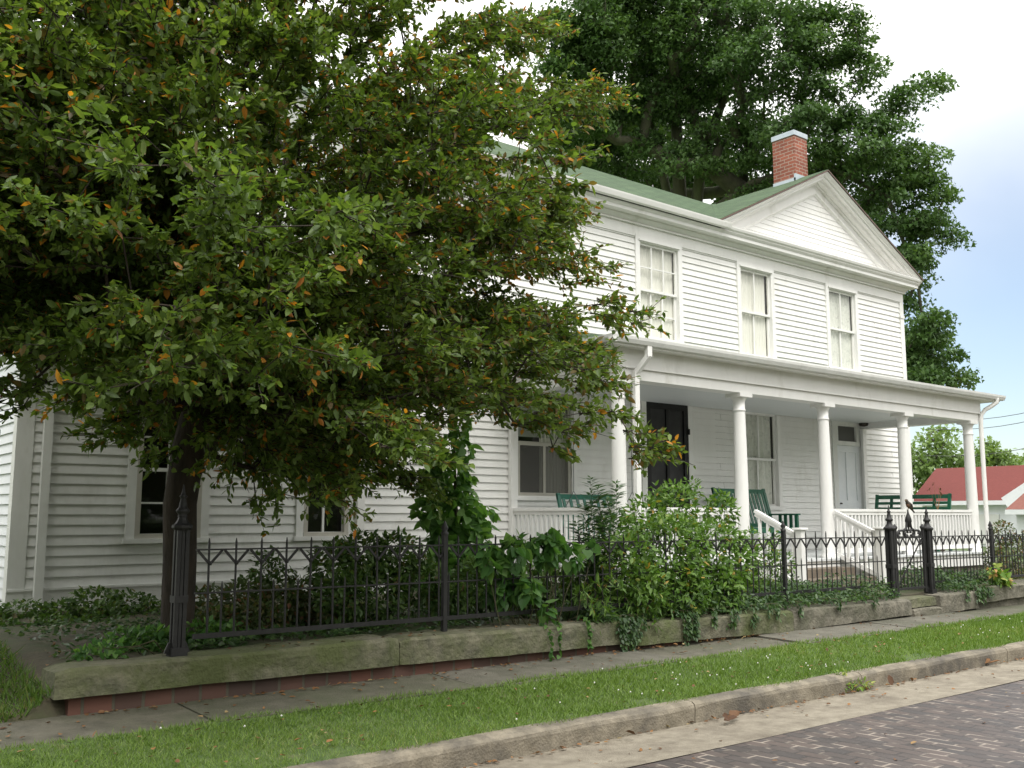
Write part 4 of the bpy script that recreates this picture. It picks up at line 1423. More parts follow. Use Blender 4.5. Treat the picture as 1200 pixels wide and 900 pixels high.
gate = thing('iron_gate', (12.65, FY, .58), 'small black iron gate with V-braces and a scrolled crest between two gate posts', 'gate')
ga, gb = 12.30, 13.0
mb = MB()
for xx in (ga, gb):
    mb.bar((xx, FY, .58), (xx, FY, 1.42), .03, .03)
    mb.lathe((xx, FY, 1.42), [(.02, 0), (.034, .02), (.034, .04), (.02, .055), (.008, .075)], 10)
mb.build('stile', M['iron'], gate)
for nm, zz, h_ in (('top_rail', 1.31, .014), ('middle_rail', .985, .014), ('bottom_rail', .64, .03)):
    MB().bar((ga, FY, zz), (gb, FY, zz), .026, h_).build(nm, M['iron'], gate)
n = 4
for i in range(n):
    x = ga + (gb - ga) * (i + .5) / n
    mb = MB(); mb.tube([(x, FY, .62), (x, FY, 1.37), (x, FY, 1.40)], [.0085, .0085, .003], 6); mb.build('picket', M['iron'], gate)
    if i < n - 1:
        x2 = x + (gb - ga) / n / 2
        mb = MB(); mb.tube([(x2, FY, .62), (x2, FY, 1.03), (x2, FY, 1.06)], [.0075, .0075, .003], 6); mb.build('short_picket', M['iron'], gate)
    w = (gb - ga) / n
    mb = MB()
    for s in (-1, 1):
        mb.bar((x + s * w * .46, FY - .004, 1.305), (x + s * .012, FY - .004, 1.215), .018, .01, upw=(0, 1, 0))
    mb.build('brace', M['iron'], gate)
MB().bar((ga + .02, FY + .012, .66), (gb - .02, FY + .012, 1.29), .012, .016).build('diagonal_bar', M['iron'], gate)
xc = (ga + gb) / 2
mb = MB()
# crest: two S-scrolls rising to a leaf-shaped spear
for s in (-1, 1):
    pts = []
    for k in range(15):
        a = k / 14
        pts.append((xc + s * (.29 - .24 * a + .03 * math.sin(a * 6.2)), FY, 1.33 + .19 * a ** 1.3 + .035 * math.sin(a * 6.2)))
    mb.tube(pts, .017, 6)
    pts = [(xc + s * (.085 + .05 * math.cos(a)), FY, 1.375 + .05 * math.sin(a)) for a in np.linspace(-2.6, 3.2, 16)]
    mb.tube(pts, .018, 6)
    pts = [(xc + s * (.27 + .035 * math.cos(a)), FY, 1.355 + .035 * math.sin(a)) for a in np.linspace(-2.4, 3.0, 12)]
    mb.tube(pts, .016, 6)
mb.bar((ga, FY, 1.325), (gb, FY, 1.325), .02, .014)
mb.build('crest', M['iron'], gate)
mb = MB()
mb.lathe((xc, FY, 1.40), [(.010, 0), (.012, .05), (.028, .09), (.047, .135), (.036, .19), (.016, .235), (.009, .27), (.009, .29)], 10)
mb.build('spear', M['iron'], gate)

# a small bird on the spear
bz = 1.695
bird = thing('bird', (xc, FY, bz), 'small brown bird with rusty breast perched on the spear of the iron gate', 'bird')


def ellipsoid_chain(mb, pts, n=12, mi=0):
    mb.tube([p for p, r in pts], [r for p, r in pts], n, mi)


mb = MB()
B_ = lambda a, b: (xc + a, FY - .01, bz + b)
mb.tube([B_(-.062, .118), B_(-.055, .121), B_(-.040, .117), B_(-.027, .103), B_(-.010, .082), B_(.015, .058), B_(.045, .032), B_(.07, .012), B_(.10, -.010), B_(.145, -.043), B_(.15, -.047)],
        [.004, .016, .022, .021, .030, .036, .030, .018, .012, .011, .002], 14)
mb.build('body', M['bird'], bird)
mb = MB()
mb.tube([B_(-.022, .085), B_(-.018, .065), B_(.0, .044), B_(.02, .030)], [.012, .024, .026, .010], 12)
mb.build('breast', M['bird_breast'], bird)
mb = MB()
mb.tube([B_(-.060, .118), B_(-.083, .115)], [.006, .001], 6)
mb.build('beak', M['beak'], bird)
for s in (-1, 1):
    mb = MB(); mb.tube([(xc + .008 + .008 * s, FY - .01 + s * .010, bz + .03), (xc + .004 * s, FY + s * .006 - .004, bz - .004)], .003, 5); mb.build('leg', M['beak'], bird)
    mb = MB()
    mb.tube([(xc - .005, FY - .01 + s * .03, bz + .085), (xc + .03, FY - .01 + s * .034, bz + .055), (xc + .075, FY - .01 + s * .018, bz + .012), (xc + .10, FY - .01 + s * .012, bz - .01)], [.008, .015, .009, .002], 6)
    mb.build('wing', M['bird'], bird)

# =================================================================== PORCH FURNITURE
def bench(name, label, cat, loc, rotz, width, back_h, mat, vertical=True, hang=None, seat_h=.43, depth=.55, lean=.16, slat=.055, pitch=.098):
    """slatted bench; local frame: seat along X, facing -Y; parts seat, backrest, armrests, legs or chains"""
    t = bpy.data.objects.new(name, None); COL.objects.link(t)
    t.location = loc; t.rotation_euler = (0, 0, rotz)
    tag(t, label, cat)
    ORIGIN[t.name] = np.zeros(3)
    w = width / 2
    m = M[mat]
    mb = MB()
    for k in range(6):
        y = -depth / 2 + .03 + k * (depth - .06) / 5
        mb.box(-w, w, y - .036, y + .036, seat_h, seat_h + .022)
    mb.box(-w + .01, w - .01, -depth / 2, -depth / 2 + .03, seat_h - .07, seat_h - .001)
    mb.build('seat', m, t)
    yb = depth / 2 - .03
    zb0, zb1 = seat_h + .03, back_h
    Yb = lambda z: yb + lean * (z - zb0) / (zb1 - zb0)
    mb = MB()
    mb.bar((-w, Yb(zb1 - .04), zb1 - .04), (w, Yb(zb1 - .04), zb1 - .04), .03, .08)
    mb.bar((-w, Yb(zb0 + .03), zb0 + .03), (w, Yb(zb0 + .03), zb0 + .03), .03, .07)
    for s in (-1, 1):
        mb.bar((s * (w - .03), Yb(zb0 - .1), zb0 - .1), (s * (w - .03), Yb(zb1 + .012), zb1 + .012), .06, .04, upw=(0, 1, 0))
    if vertical:
        n = int((width - .1) / pitch)
        for k in range(n):
            x = -w + .05 + (k + .5) * (width - .1) / n
            mb.bar((x, Yb(zb0 + .05) - .003, zb0 + .05), (x, Yb(zb1 - .06) - .003, zb1 - .06), slat, .016, upw=(0, 1, 0))
    else:
        n = 4
        for k in range(n):
            z = zb0 + .10 + (k + .4) * (zb1 - zb0 - .2) / n
            mb.bar((-w + .02, Yb(z) - .003, z), (w - .02, Yb(z) - .003, z), .018, slat)
        for x in np.linspace(-w + .35, w - .35, 2):
            mb.bar((x, Yb(zb0) + .018, zb0), (x, Yb(zb1) + .018, zb1), .06, .02, upw=(0, 1, 0))
    mb.build('backrest', m, t)
    ah = seat_h + .24
    for s in (-1, 1):
        mb = MB()
        mb.box(s * w - .04, s * w + .04, -depth / 2 - .03, Yb(ah) + .02, ah, ah + .028)
        mb.box(s * w - .025, s * w + .025, -depth / 2 + .0, -depth / 2 + .055, 0 if not hang else seat_h - .05, ah)
        for k in range(3):
            y = -depth / 2 + .15 + k * .115
            mb.box(s * w - .012, s * w + .012, y - .028, y + .028, seat_h - .06, ah)
        mb.box(s * w - .015, s * w + .015, -depth / 2 + .05, yb, seat_h - .09, seat_h - .04)
        mb.build('armrest', m, t)
        if not hang:
            mb = MB(); mb.bar((s * (w - .03), yb + .03, 0), (s * (w - .03), yb - .01, seat_h + .05), .05, .05); mb.build('rear_leg', m, t)
        else:
            mb = MB()
            top = (s * (w + .0), 0.02, hang)
            mid = (s * (w + .0), 0.02, seat_h + .62)
            mb.tube([top, mid], .006, 6)
            mb.tube([mid, (s * (w + .01), -depth / 2 + .04, ah)], .005, 6); mb.tube([mid, (s * (w + .01), Yb(ah), ah)], .005, 6)
            mb.build('chain', M['chain'], t)
    return t


bench('porch_bench', 'dark green high-backed slatted bench on the porch under the middle window', 'bench', (14.42, 11.02, FLOOR), 0, 1.48, 1.16, 'green_paint', True, seat_h=.45, lean=.2)
bench('porch_bench', 'dark green bench with horizontal back slats at the right end of the porch', 'bench', (18.50, 10.62, FLOOR), -math.pi / 2, 1.62, 1.10, 'green_paint', False, lean=.12)
bench('porch_swing', 'blue-green slatted swing hanging on chains at the left end of the porch', 'swing', (10.42, 10.80, FLOOR), 0, 1.22, 1.0, 'teal_paint', True, hang=2.60, seat_h=.42, lean=.16, slat=.05, pitch=.13)

# =================================================================== BEYOND: GARAGE, WIRES
gx = 36.0
gar = thing('garage', tuple(atx(1150, 640, gx) * [1, 1, 0] + [0, 0, .5]), 'low white garage with a red shingled hip roof beyond the porch', 'garage')
pa = atx(1200, 585, gx)         # eave points on the side that faces us
yL = atx(1066, 580, gx)[1]; yR = atx(1178, 586, gx)[1]
ez = float(atx(1150, 586.5, gx)[2])
yEnd = yR - 0.25
rz_ = float(atx(1200, 545, gx + 3.0)[2])
yRidge = atx(1097, 551, gx + 3.0)[1]
mb = MB()
mb.box(gx + .35, gx + 6.2, yR - 8, yL - .3, .4, ez)
mb.build('wall', M['grey_white'], gar)
mb = MB()
A_ = [(gx, yR - 9, ez), (gx, yL, ez), (gx + 3, yRidge, rz_), (gx + 3, yR - 9, rz_), (gx + 6.5, yL, ez), (gx + 6.5, yR - 9, ez)]
mb.add(A_, [(0, 1, 2, 3), (1, 4, 2), (4, 5, 3, 2)])
mb.build('roof', M['red_roof'], gar)
mb = MB()
mb.box(gx - .03, gx + .02, yR, yL + .03, ez - .16, ez - .005); mb.box(gx + .02, gx + .36, yR, yL - .1, ez - .12, ez - .10)
mb.build('eave', M['grey_white'], gar)
mb = MB()
for k in range(2):
    ya = yR + .4 + k * 1.3
    mb.box(gx + .30, gx + .36, ya, ya + 1.1, .6, ez - .5)
mb.build('garage_door', M['white_old'], gar)
# front gable wing with its white rake boards, nearer on the right
mb = MB()
gzw = float(atx(1215, 552, gx - 3)[2])
yw = atx(1178, 590, gx - 2.9)[1]
wl = 3.4
zc_ = ez - .15
wb = [(yw, zc_), (yw - wl, zc_ + 2.1), (yw - 2 * wl, zc_)]
mb.prism([(yw - .25, .4), (yw - .25, zc_), (yw - wl, zc_ + 1.95), (yw - 2 * wl + .25, zc_), (yw - 2 * wl + .25, .4)], 'x', gx - 2.6, gx + 3)
mb.build('wing_wall', M['grey_white'], gar)
mb = MB()
for (p, q) in ((wb[0], wb[1]), (wb[2], wb[1])):
    mb.bar((gx - 2.9, p[0], p[1]), (gx - 2.9, q[0], q[1]), .05, .42, upw=(0, 0, 1))
mb.build('rake_board', M['grey_white'], gar)
mb = MB()
mb.add([(gx - 2.85, yw, zc_ + .2), (gx + 3, yw, zc_ + .2), (gx + 3, yw - wl, zc_ + 2.3), (gx - 2.85, yw - wl, zc_ + 2.3), (gx - 2.85, yw - 2 * wl, zc_ + .2), (gx + 3, yw - 2 * wl, zc_ + .2)], [(0, 1, 2, 3), (3, 2, 5, 4)])
mb.build('wing_roof', M['red_roof'], gar)
shed = thing('shed', tuple(atx(1195, 640, gx - 8) * [1, 1, 0] + [0, 0, .5]), 'small white shed with a dark red-brown roof at the right edge before the garage', 'shed')
sx_ = gx - 8
s0 = atx(1178, 597, sx_); s1 = atx(1205, 572, sx_ + 1.6)
mb = MB()
mb.box(sx_ + .2, sx_ + 4, s0[1] - 5, s0[1] - .2, .4, float(s0[2]))
mb.build('wall', M['grey_white'], shed)
mb = MB()
zt_ = float(s1[2])
mb.add([(sx_, s0[1] - 5.2, s0[2]), (sx_, s0[1], s0[2]), (sx_ + 2.1, s0[1], zt_ + .2), (sx_ + 2.1, s0[1] - 5.2, zt_ + .2), (sx_ + 4.2, s0[1], s0[2]), (sx_ + 4.2, s0[1] - 5.2, s0[2])], [(0, 1, 2, 3), (3, 2, 4, 5)])
mb.build('roof', M['brown_roof'], shed)
mb = MB(); mb.box(sx_ - .02, sx_ + .03, s0[1] - 5.2, s0[1], s0[2] - .14, s0[2] - .005); mb.build('eave', M['grey_white'], shed)

for lab, (a, b) in (('topmost of three black wires crossing the sky right of the porch', ((1085, 492), (1330, 446))), ('middle of three black wires crossing the sky right of the porch', ((1085, 503), (1330, 456))), ('lowest of three black wires crossing the sky right of the porch', ((1085, 534), (1330, 487)))):
    A_ = at(*a, 52); B2 = at(*b, 34)
    pts = [A_ + (B2 - A_) * f - np.array([0, 0, .5 * math.sin(math.pi * f)]) for f in np.linspace(0, 1, 12)]
    o = MB().tube(pts, .014, 5).build('overhead_wire', M['wire'])
    tag(o, lab, 'wire', 'overhead wires')


# =================================================================== TREES
def blobs_at(lst, ref='y', flat=(1, 1, .8)):
    """list of (u, v, distance, radius): survey points turned into ellipsoids"""
    out = []
    for (u, v, d, r) in lst:
        c = aty(u, v, d) if ref == 'y' else at(u, v, d)
        out.append((c, (r * flat[0], r * flat[1], r * flat[2])))
    return out


# ---- the crabapple in the front yard
crab = thing('crabapple_tree', (3.02, 8.2, .55), 'large crabapple tree with green and orange leaves filling the left in front of the wing', 'tree')
CB = blobs_at([(-70, 150, 7.5, 1.3), (60, 170, 7.8, 1.3), (-60, 320, 7.3, 0.8), (60, 310, 6.8, 0.85), (50, 425, 6.4, 0.32), (120, 445, 6.2, 0.32), (200, 100, 7.5, 1.5), (200, 290, 6.6, 1.3), (230, 420, 6.4, 0.7),
               (350, 90, 8, 1.35), (400, 250, 7, 1.4), (400, 400, 6.4, 0.9), (460, 120, 8.4, 1.1), (525, 200, 8, 0.88), (545, 335, 7.4, 0.95), (570, 445, 6.9, 0.7), (612, 125, 8.3, 0.28), (640, 300, 7.6, 0.38),
               (640, 410, 6.9, 0.4), (660, 430, 6.7, 0.12), (680, 340, 7.3, 0.16), (640, 495, 6.7, 0.2), (330, 478, 7.6, 0.64), (465, 475, 7.4, 0.45), (430, 528, 8, 0.32), (590, 480, 7, 0.3), (250, 508, 7.8, 0.4), (180, 508, 7.2, 0.16), (300, 533, 7.6, 0.22), (400, 470, 7.8, 0.26), (650, 115, 8.6, 0.2), (570, 70, 8.6, 0.5),
               (100, -60, 8, 1.4), (-200, 100, 7.2, 1.3), (-190, 290, 7.2, 0.9), (100, -250, 8, 1.5), (300, -260, 8.2, 1.4), (-60, -120, 7.6, 1.4), (260, -90, 8.2, 1.5), (340, 470, 8.8, 0.8), (300, 420, 8.6, 1),  # includes unseen boughs added above and left to shade the wing wall
               (400, -40, 8.4, 1), (300, 330, 9.2, 1.4), (480, 330, 9.2, 1.1), (120, 320, 9, 1.1), (300, 460, 9.5, 0.95), (200, 400, 9.6, 0.9), (400, 460, 9.3, 0.8), (90, 300, 10, 1), (500, 400, 9.5, 0.8), (290, 498, 8.5, 0.4), (230, 493, 8.8, 0.36), (385, 503, 8.6, 0.4), (260, 543, 8.2, 0.18), (320, 548, 8.2, 0.18), (30, 290, 9, 1), (520, 425, 8.2, 0.6), (450, 430, 7.8, 0.8), (580, 425, 8, 0.42), (480, 300, 8, 1), (610, 350, 8, 0.4), (270, 470, 7.8, 0.65), (350, 470, 8.4, 0.32), (410, 488, 8.6, 0.32), (230, 558, 7.9, 0.2), (570, 255, 8.2, 0.34), (235, 500, 7.9, .22), (345, 325, 6.9, .45), (330, 285, 7.2, .5), (390, 340, 7.0, .5), (300, 350, 6.6, .45), (345, 325, 7.8, .5), (430, 330, 7.4, .5)], flat=(1, 1, .85))
ctr = np.array([3.3, 7.9, 2.9])
pc, od = blob_points(CB, 478, 0.55, 0.66)
pc = pc[(pc[:, 1] < 11.0) & (pc[:, 2] > 1.75)]
tips = []; outw = []; t_green = []; t_bronze = []; t_orange = []
for c in pc:
    o = c - ctr; o[2] *= .45
    o = o / np.linalg.norm(o)
    side = np.array([-o[1], o[0], 0]); side /= np.linalg.norm(side)
    ln = .62 + .35 * RNG.random()
    m = 13
    a_ = RNG.random(m) * 2 - 1; b_ = RNG.random(m) * 2 - 1
    q = c + o * (a_ * ln)[:, None] + side * (b_ * .46 * (1.05 - .5 * np.abs(a_)))[:, None]
    q[:, 2] += RNG.normal(size=m) * .055 - .16 * np.maximum(0, a_) ** 2 + .05
    tips.append(q); outw.append(np.repeat((o + np.array([0, 0, .08]))[None, :], m, 0) + side * (b_ * .5)[:, None])
    far = 1.0 if (c[0] > 4.2 and c[2] > 2.6) else 0.0
    t_green.append(np.full(m, RNG.random())); t_bronze.append(np.full(m, (.06 + .12 * far) * RNG.random() * 1.4)); t_orange.append(np.full(m, .115 * RNG.random() ** 2.2))
tips = np.concatenate(tips); outw = unit(np.concatenate(outw))
t_green = np.concatenate(t_green); t_bronze = np.concatenate(t_bronze); t_orange = np.concatenate(t_orange)
# the lowest boughs hang clear of the wing windows
low_ok = np.where(tips[:, 0] < 3.3, 2.15, 1.75)
ok = (tips[:, 1] < 11.5) & (tips[:, 2] > low_ok + .12 * RNG.normal(size=len(tips)))
tips = tips[ok]; outw = outw[ok]; t_green = t_green[ok]; t_bronze = t_bronze[ok]; t_orange = t_orange[ok]
base = [(3.02, 8.2, .45), (3.03, 8.2, .8), (3.02, 8.18, 1.25), (2.99, 8.15, 1.7), (3.02, 8.1, 2.15), (3.08, 8.05, 2.5)]
nodes, par, rad = skeleton(tips, base, 0.135, 0.005, 0.32, 0.07)
mb = MB()
skeleton_mesh(mb, nodes, par, rad, 14)
P, D, Nn, Ls, Ws, tw = sprays(tips, outw, 70, 0.36, 0.072, 0.041, spread=.6, droop=0.25, twigs=4)
for a, b in tw:
    mb.tube([a, b], [.0045, .002], 4, caps=False)
mb.build('trunk', M['bark'], crab)
n = len(P)
g_, br_, or_ = t_green[LEAF_TIP], t_bronze[LEAF_TIP], t_orange[LEAF_TIP]
u_ = RNG.random(n)
tint = np.clip(.22 * g_ + .50 * RNG.random(n), 0, .70)
tint = np.where(u_ < br_, .74 + .12 * RNG.random(n), tint)
tint = np.where(u_ > 1 - or_, .93 + .07 * RNG.random(n), tint)
Ls *= np.where(RNG.random(n) < .3, .7, 1.08)
leaf_mesh('crown', 'oval', P, D, Nn, Ls, Ws, tint, M['crab_leaf'], crab)
# clusters of small dark red fruit among the leaves
mb = MB()
M['fruit'] = noise_mat('dark_red_crabapples', (0.12, 0.018, 0.018), (0.2, 0.04, 0.03), 20, 0.35)
for i in RNG.choice(len(P), 420, replace=False):
    for k in range(RNG.integers(2, 5)):
        c = P[i] + RNG.normal(size=3) * .02 + np.array([0, 0, -.03])
        r = .009
        mb.add([c + (r, 0, 0), c + (0, r, 0), c + (-r, 0, 0), c + (0, -r, 0), c + (0, 0, r), c + (0, 0, -r)], [(0, 1, 4), (1, 2, 4), (2, 3, 4), (3, 0, 4), (1, 0, 5), (2, 1, 5), (3, 2, 5), (0, 3, 5)], 0, True)
tag(mb.build('fruit', M['fruit'], crab), kind='stuff')


# ---- big trees
def big_tree(name, base, label, blobs, ntips, per, sig, ll, lw, mat, r0, trunk_top, droop=.35, group=None, shell=.45, kind='maple', barkmat='bark_far', rt=.012, lean=(0, 0), limbs=()):
    t = thing(name, base, label, 'tree', group)
    tips, d = blob_points(blobs, ntips, shell, 0.62)
    b = np.array(base, float)
    pts = [b + np.array([lean[0] * f, lean[1] * f, (trunk_top - base[2]) * f]) for f in np.linspace(-.02, 1, 7)]
    nodes, par, rad = skeleton(tips, pts, r0, rt, 0.9, .22)
    mb = MB(); skeleton_mesh(mb, nodes, par, rad, 12)
    for k, l_ in enumerate(limbs):
        r_ = (.42, .30, .24, .17)[k]
        mb.tube(l_, [r_ * (1 - .8 * q / (len(l_) - 1)) for q in range(len(l_))], 10)
    mb.build('trunk', M[barkmat], t)
    n = len(tips) * per
    idx = np.repeat(np.arange(len(tips)), per)
    # leaves fill a flattened, bounded clump round each twig end
    d_ = rand_dirs(n) * (RNG.random(n) ** .42)[:, None]
    size = (.65 + .7 * RNG.random(len(tips)))[idx][:, None]
    P = tips[idx] + d_ * size * sig * np.array([1, 1, .5])
    P[:, 2] -= .25 * sig * (d_[:, 0] ** 2 + d_[:, 1] ** 2)
    out = unit(tips - np.mean(tips, axis=0))[idx]
    D = unit(out * .5 + RNG.normal(size=(n, 3)) * .7 + np.array([0, 0, -droop]))
    Nn = unit(np.array([0, 0, .9]) + out * .3 + RNG.normal(size=(n, 3)) * .5)
    # every clump has a tone of its own
    tone = RNG.random(len(tips))[idx] * .5
    leaf_mesh('crown', kind, P, D, Nn, ll * (.6 + .7 * RNG.random(n)), lw * (.6 + .7 * RNG.random(n)), np.clip(tone + RNG.random(n) * .5, 0, 1), M[mat], t)
    return t


def tb(l, k=38.0):
    return [(at(u, v, d), (r * d / FPX, r * d / FPX, r * d / FPX * .85)) for (u, v, r, d) in l]


maple_b = tb([(650, 40, 22, 37), (690, 22, 40, 37), (655, 80, 16, 37), (705, 45, 30, 37), (690, 110, 18, 38), (660, 120, 14, 38), (735, 190, 26, 42), (750, 50, 45, 39), (820, 45, 60, 38), (900, 55, 65, 36), (970, 45, 42, 36), (1020, 85, 28, 36), (1058, 108, 22, 36), (1090, 96, 12, 36), (770, 110, 34, 43), (860, 130, 50, 39),
              (940, 140, 58, 36), (1015, 170, 44, 36), (1070, 190, 26, 36), (1095, 225, 18, 36), (1050, 250, 30, 36), (1095, 265, 16, 36), (1112, 280, 10, 36), (1078, 300, 12, 36), (990, 220, 50, 38), (900, 200, 42, 39), (1085, 380, 16, 36), (1105, 415, 16, 36), (1070, 430, 26, 37), (1125, 440, 9, 36), (1062, 360, 14, 37), (1055, 400, 18, 38), (1095, 445, 16, 36),
              (850, -80, 100, 38), (950, -60, 55, 37), (740, -60, 70, 38), (860, -200, 100, 39), (760, 215, 26, 46), (845, 205, 26, 46), (650, 165, 20, 40), (690, 190, 22, 41), (722, 135, 24, 40), (640, 135, 14, 39), (815, 90, 40, 42), (690, 215, 22, 43), (735, 225, 22, 44), (665, 195, 18, 41), (700, 150, 26, 42), (730, 165, 26, 43), (670, 145, 20, 42), (760, 160, 30, 46), (790, 190, 26, 47), (830, 160, 30, 46), (690, 170, 22, 43), (780, 120, 26, 39), (655, 110, 14, 39), (710, 205, 22, 44), (1075, 400, 22, 37), (1090, 425, 18, 37), (1060, 215, 28, 37), (1078, 255, 22, 37), (1055, 295, 20, 37), (1075, 330, 10, 37), (800, 225, 24, 47), (860, 220, 24, 47), (740, 205, 24, 47), (700, 78, 22, 38), (745, 115, 24, 39), (675, 58, 20, 38), (765, 15, 40, 39), (720, 8, 28, 38), (660, 30, 22, 38), (800, 185, 18, 38.5), (765, 165, 18, 39), (835, 195, 18, 38.5), (690, 140, 22, 38)])
mbase = at(806, 640, 40.5); mbase[2] = .5
maple_limbs = [[at(*q) for q in l] for l in (((806, 640, 40.5), (803, 320, 40.5), (797, 235, 40.3), (793, 150, 40), (790, 60, 39.5), (800, -60, 39)),
                                             ((806, 420, 40.5), (815, 250, 40.2), (822, 190, 39.8), (850, 110, 39), (900, 20, 38), (930, -60, 38)),
                                             ((806, 380, 40.5), (785, 240, 40.6), (765, 150, 40.5), (745, 80, 39.8), (725, 10, 39)),
                                             ((815, 260, 40.2), (880, 215, 38.5), (960, 190, 37.2), (1040, 230, 36.5), (1075, 330, 36.5), (1085, 400, 36.5)))]
maple = big_tree('shade_tree', tuple(mbase), 'tall dark green broadleaf tree towering behind the gable roof and chimney', maple_b, 1450, 160, .72, .165, .16, 'maple_leaf', .5, 5.5, rt=.02, limbs=maple_limbs)

for (lab, bl, ub) in (('light green tree rising behind the white garage between the right porch columns', [(1080, 530, 24, 60), (1110, 520, 24, 60), (1072, 560, 22, 60), (1128, 535, 18, 60), (1100, 550, 26, 61), (1050, 540, 24, 61)], 1095),
                      ('light green tree with a pointed top behind the red garage roof right of the downspout', [(1162, 530, 15, 66), (1172, 548, 18, 66), (1150, 555, 18, 66), (1180, 562, 14, 66)], 1165),
                      ('rounded light green tree at the right edge behind the red garage roof', [(1200, 548, 17, 70), (1225, 545, 24, 70), (1190, 560, 14, 70)], 1210)):
    bb = at(ub, 640, bl[0][2 + 1]); bb[2] = .5
    big_tree('background_tree', tuple(bb), lab, tb(bl), 70, 46, 1.0, .30, .22, 'far_leaf', .22, 2.6, group='trees beyond the garage', kind='rhomb', rt=.03)

# =================================================================== SHRUBS, VINES, IVY
bush('shrub', tuple(aty(795, 740, 7.85) * [1, 1, 0] + [0, 0, GY]), 'big bright green leafy shrub behind the fence in front of the porch', 'shrub',
     blobs_at([(735, 665, 7.35, .36), (785, 650, 7.45, .46), (835, 655, 7.45, .44), (800, 690, 7.15, .30), (750, 690, 7.15, .28), (845, 690, 7.2, .26), (790, 595, 7.9, .30), (755, 610, 7.9, .26), (845, 600, 7.9, .22), (722, 625, 7.8, .22), (868, 655, 7.8, .26), (760, 700, 7.5, .35), (830, 705, 7.5, .38), (870, 690, 7.5, .22), (810, 572, 7.9, .12), (770, 580, 7.9, .12), (845, 585, 7.9, .10)], flat=(1, .9, 1)),
     10500, 'oval', .075, .040, M['bush_leaf'], 30, .5, .15)


def stalks(name, label, cat, base, sts, per, ll, lw, mat, kind='rhomb', droop=.3, r=.005, group=None):
    """leafy stalks: each (foot, tip, bow) a curved stem with narrow leaves all along it"""
    t = thing(name, base, label, cat, group)
    mb = MB(); P = []; D = []
    for (a, b, bow) in sts:
        a = np.array(a, float); b = np.array(b, float); bow = np.array(bow, float)
        cs = [a + (b - a) * f + bow * math.sin(math.pi * f) for f in np.linspace(0, 1, 9)]
        MB().tube(cs, [r * (1 - .75 * k / 8) for k in range(9)], 5).build('stem', M['stem'], t)
        f = .18 + .82 * RNG.random(per) ** .85
        p = a + (b - a) * f[:, None] + bow * np.sin(math.pi * f)[:, None]
        ax = unit((b - a)[None, :])
        d = rand_dirs(per); d = unit(d - (d @ ax[0])[:, None] * ax) + .55 * ax + np.array([0, 0, -droop])
        P.append(p); D.append(d)
    P = np.concatenate(P); D = unit(np.concatenate(D)); n = len(P)
    Nn = unit(np.array([0, 0, 1.]) + RNG.normal(size=(n, 3)) * .3)
    leaf_mesh('foliage', kind, P, D, Nn, ll * (.6 + .6 * RNG.random(n)), lw * (.7 + .5 * RNG.random(n)), RNG.random(n), mat, t)
    return t


Z = lambda p, z: (p[0], p[1], z)
ss = []
for (u, v, y) in ((692, 560, 7.75), (700, 572, 7.7), (712, 585, 7.7), (683, 590, 7.7), (675, 612, 7.65), (705, 605, 7.6), (690, 630, 7.55), (722, 566, 7.8)):
    tp = aty(u, v, y); ss.append((Z(tp + np.array([random.uniform(-.05, .25), .0, 0]), GY), tp, (random.uniform(-.05, .05), -.05, 0)))
stalks('tall_lily_plant', 'clump of tall stalks with narrow dark leaves left of the big bright shrub', 'plant', Z(aty(695, 740, 7.7), GY), ss, 210, .14, .026, M['spike_leaf'])
ss = []
for (u, v) in ((690, 712), (708, 700), (730, 690), (752, 702), (772, 712), (788, 722), (700, 735), (745, 730), (770, 740), (715, 722)):
    tp = aty(u, v, random.uniform(6.85, 7.05)); ft = np.array([tp[0] + random.uniform(-.1, .25), 7.45, GY])
    ss.append((ft, tp, (0, -.05, random.uniform(.15, .28))))
stalks('fern_plant', 'fern-like plant with long narrow leaves arching over the coping below the bright shrub', 'plant', Z(aty(738, 745, 7.45), GY), ss, 46, .12, .022, M['bush_leaf'], droop=.15)

vc = aty(532, 700, 9.0)
t = bush('climbing_vine', Z(vc, GY), 'tall column of big-leaved green vine standing before the white wall', 'vine',
         blobs_at([(535, 525, 9.0, .20), (525, 560, 9.0, .28), (532, 600, 9.0, .34), (540, 640, 9.0, .36), (568, 605, 9.0, .14), (503, 600, 9.0, .16), (530, 675, 8.9, .38), (540, 500, 9.0, .12), (515, 540, 9.0, .14)], flat=(1, .8, 1)),
         1500, 'heart', .115, .105, M['bush_vine'], 14, .6, .6, upn=.35)
mb = MB(); mb.tube([Z(vc, .5), Z(vc + np.array([.03, 0, 0]), 1.4), Z(vc + np.array([-.02, 0, 0]), 2.5)], [.03, .025, .012], 8); mb.build('trunk', M['stem'], t)

bush('fence_vine', Z(aty(625, 740, 7.25), GY), 'large heart-leaved vine sprawling over the top of the fence left of the narrow-leaved clump', 'vine',
     blobs_at([(600, 648, 7.12, .17), (640, 643, 7.12, .17), (668, 650, 7.10, .13), (575, 655, 7.15, .13), (620, 690, 7.10, .13), (640, 715, 7.08, .09), (648, 640, 7.1, .12), (590, 690, 7.3, .18), (690, 640, 7.1, .08)], flat=(1, .55, .9)),
     420, 'heart', .115, .10, M['vine_leaf'], 14, .5, .75, upn=.25)
ss = []
for (u, v) in ((645, 788), (655, 770), (690, 765)):
    tp = aty(u, v, 6.93); ss.append((np.array([tp[0], 7.2, .62]), tp, (0, -.12, .16)))
stalks('trailing_vine', 'thin strand of vine hanging down the mossy coping below the heart-leaved vine', 'vine', Z(aty(650, 735, 7.1), .6), ss, 26, .055, .04, M['vine_leaf'], 'heart', .5, .003)

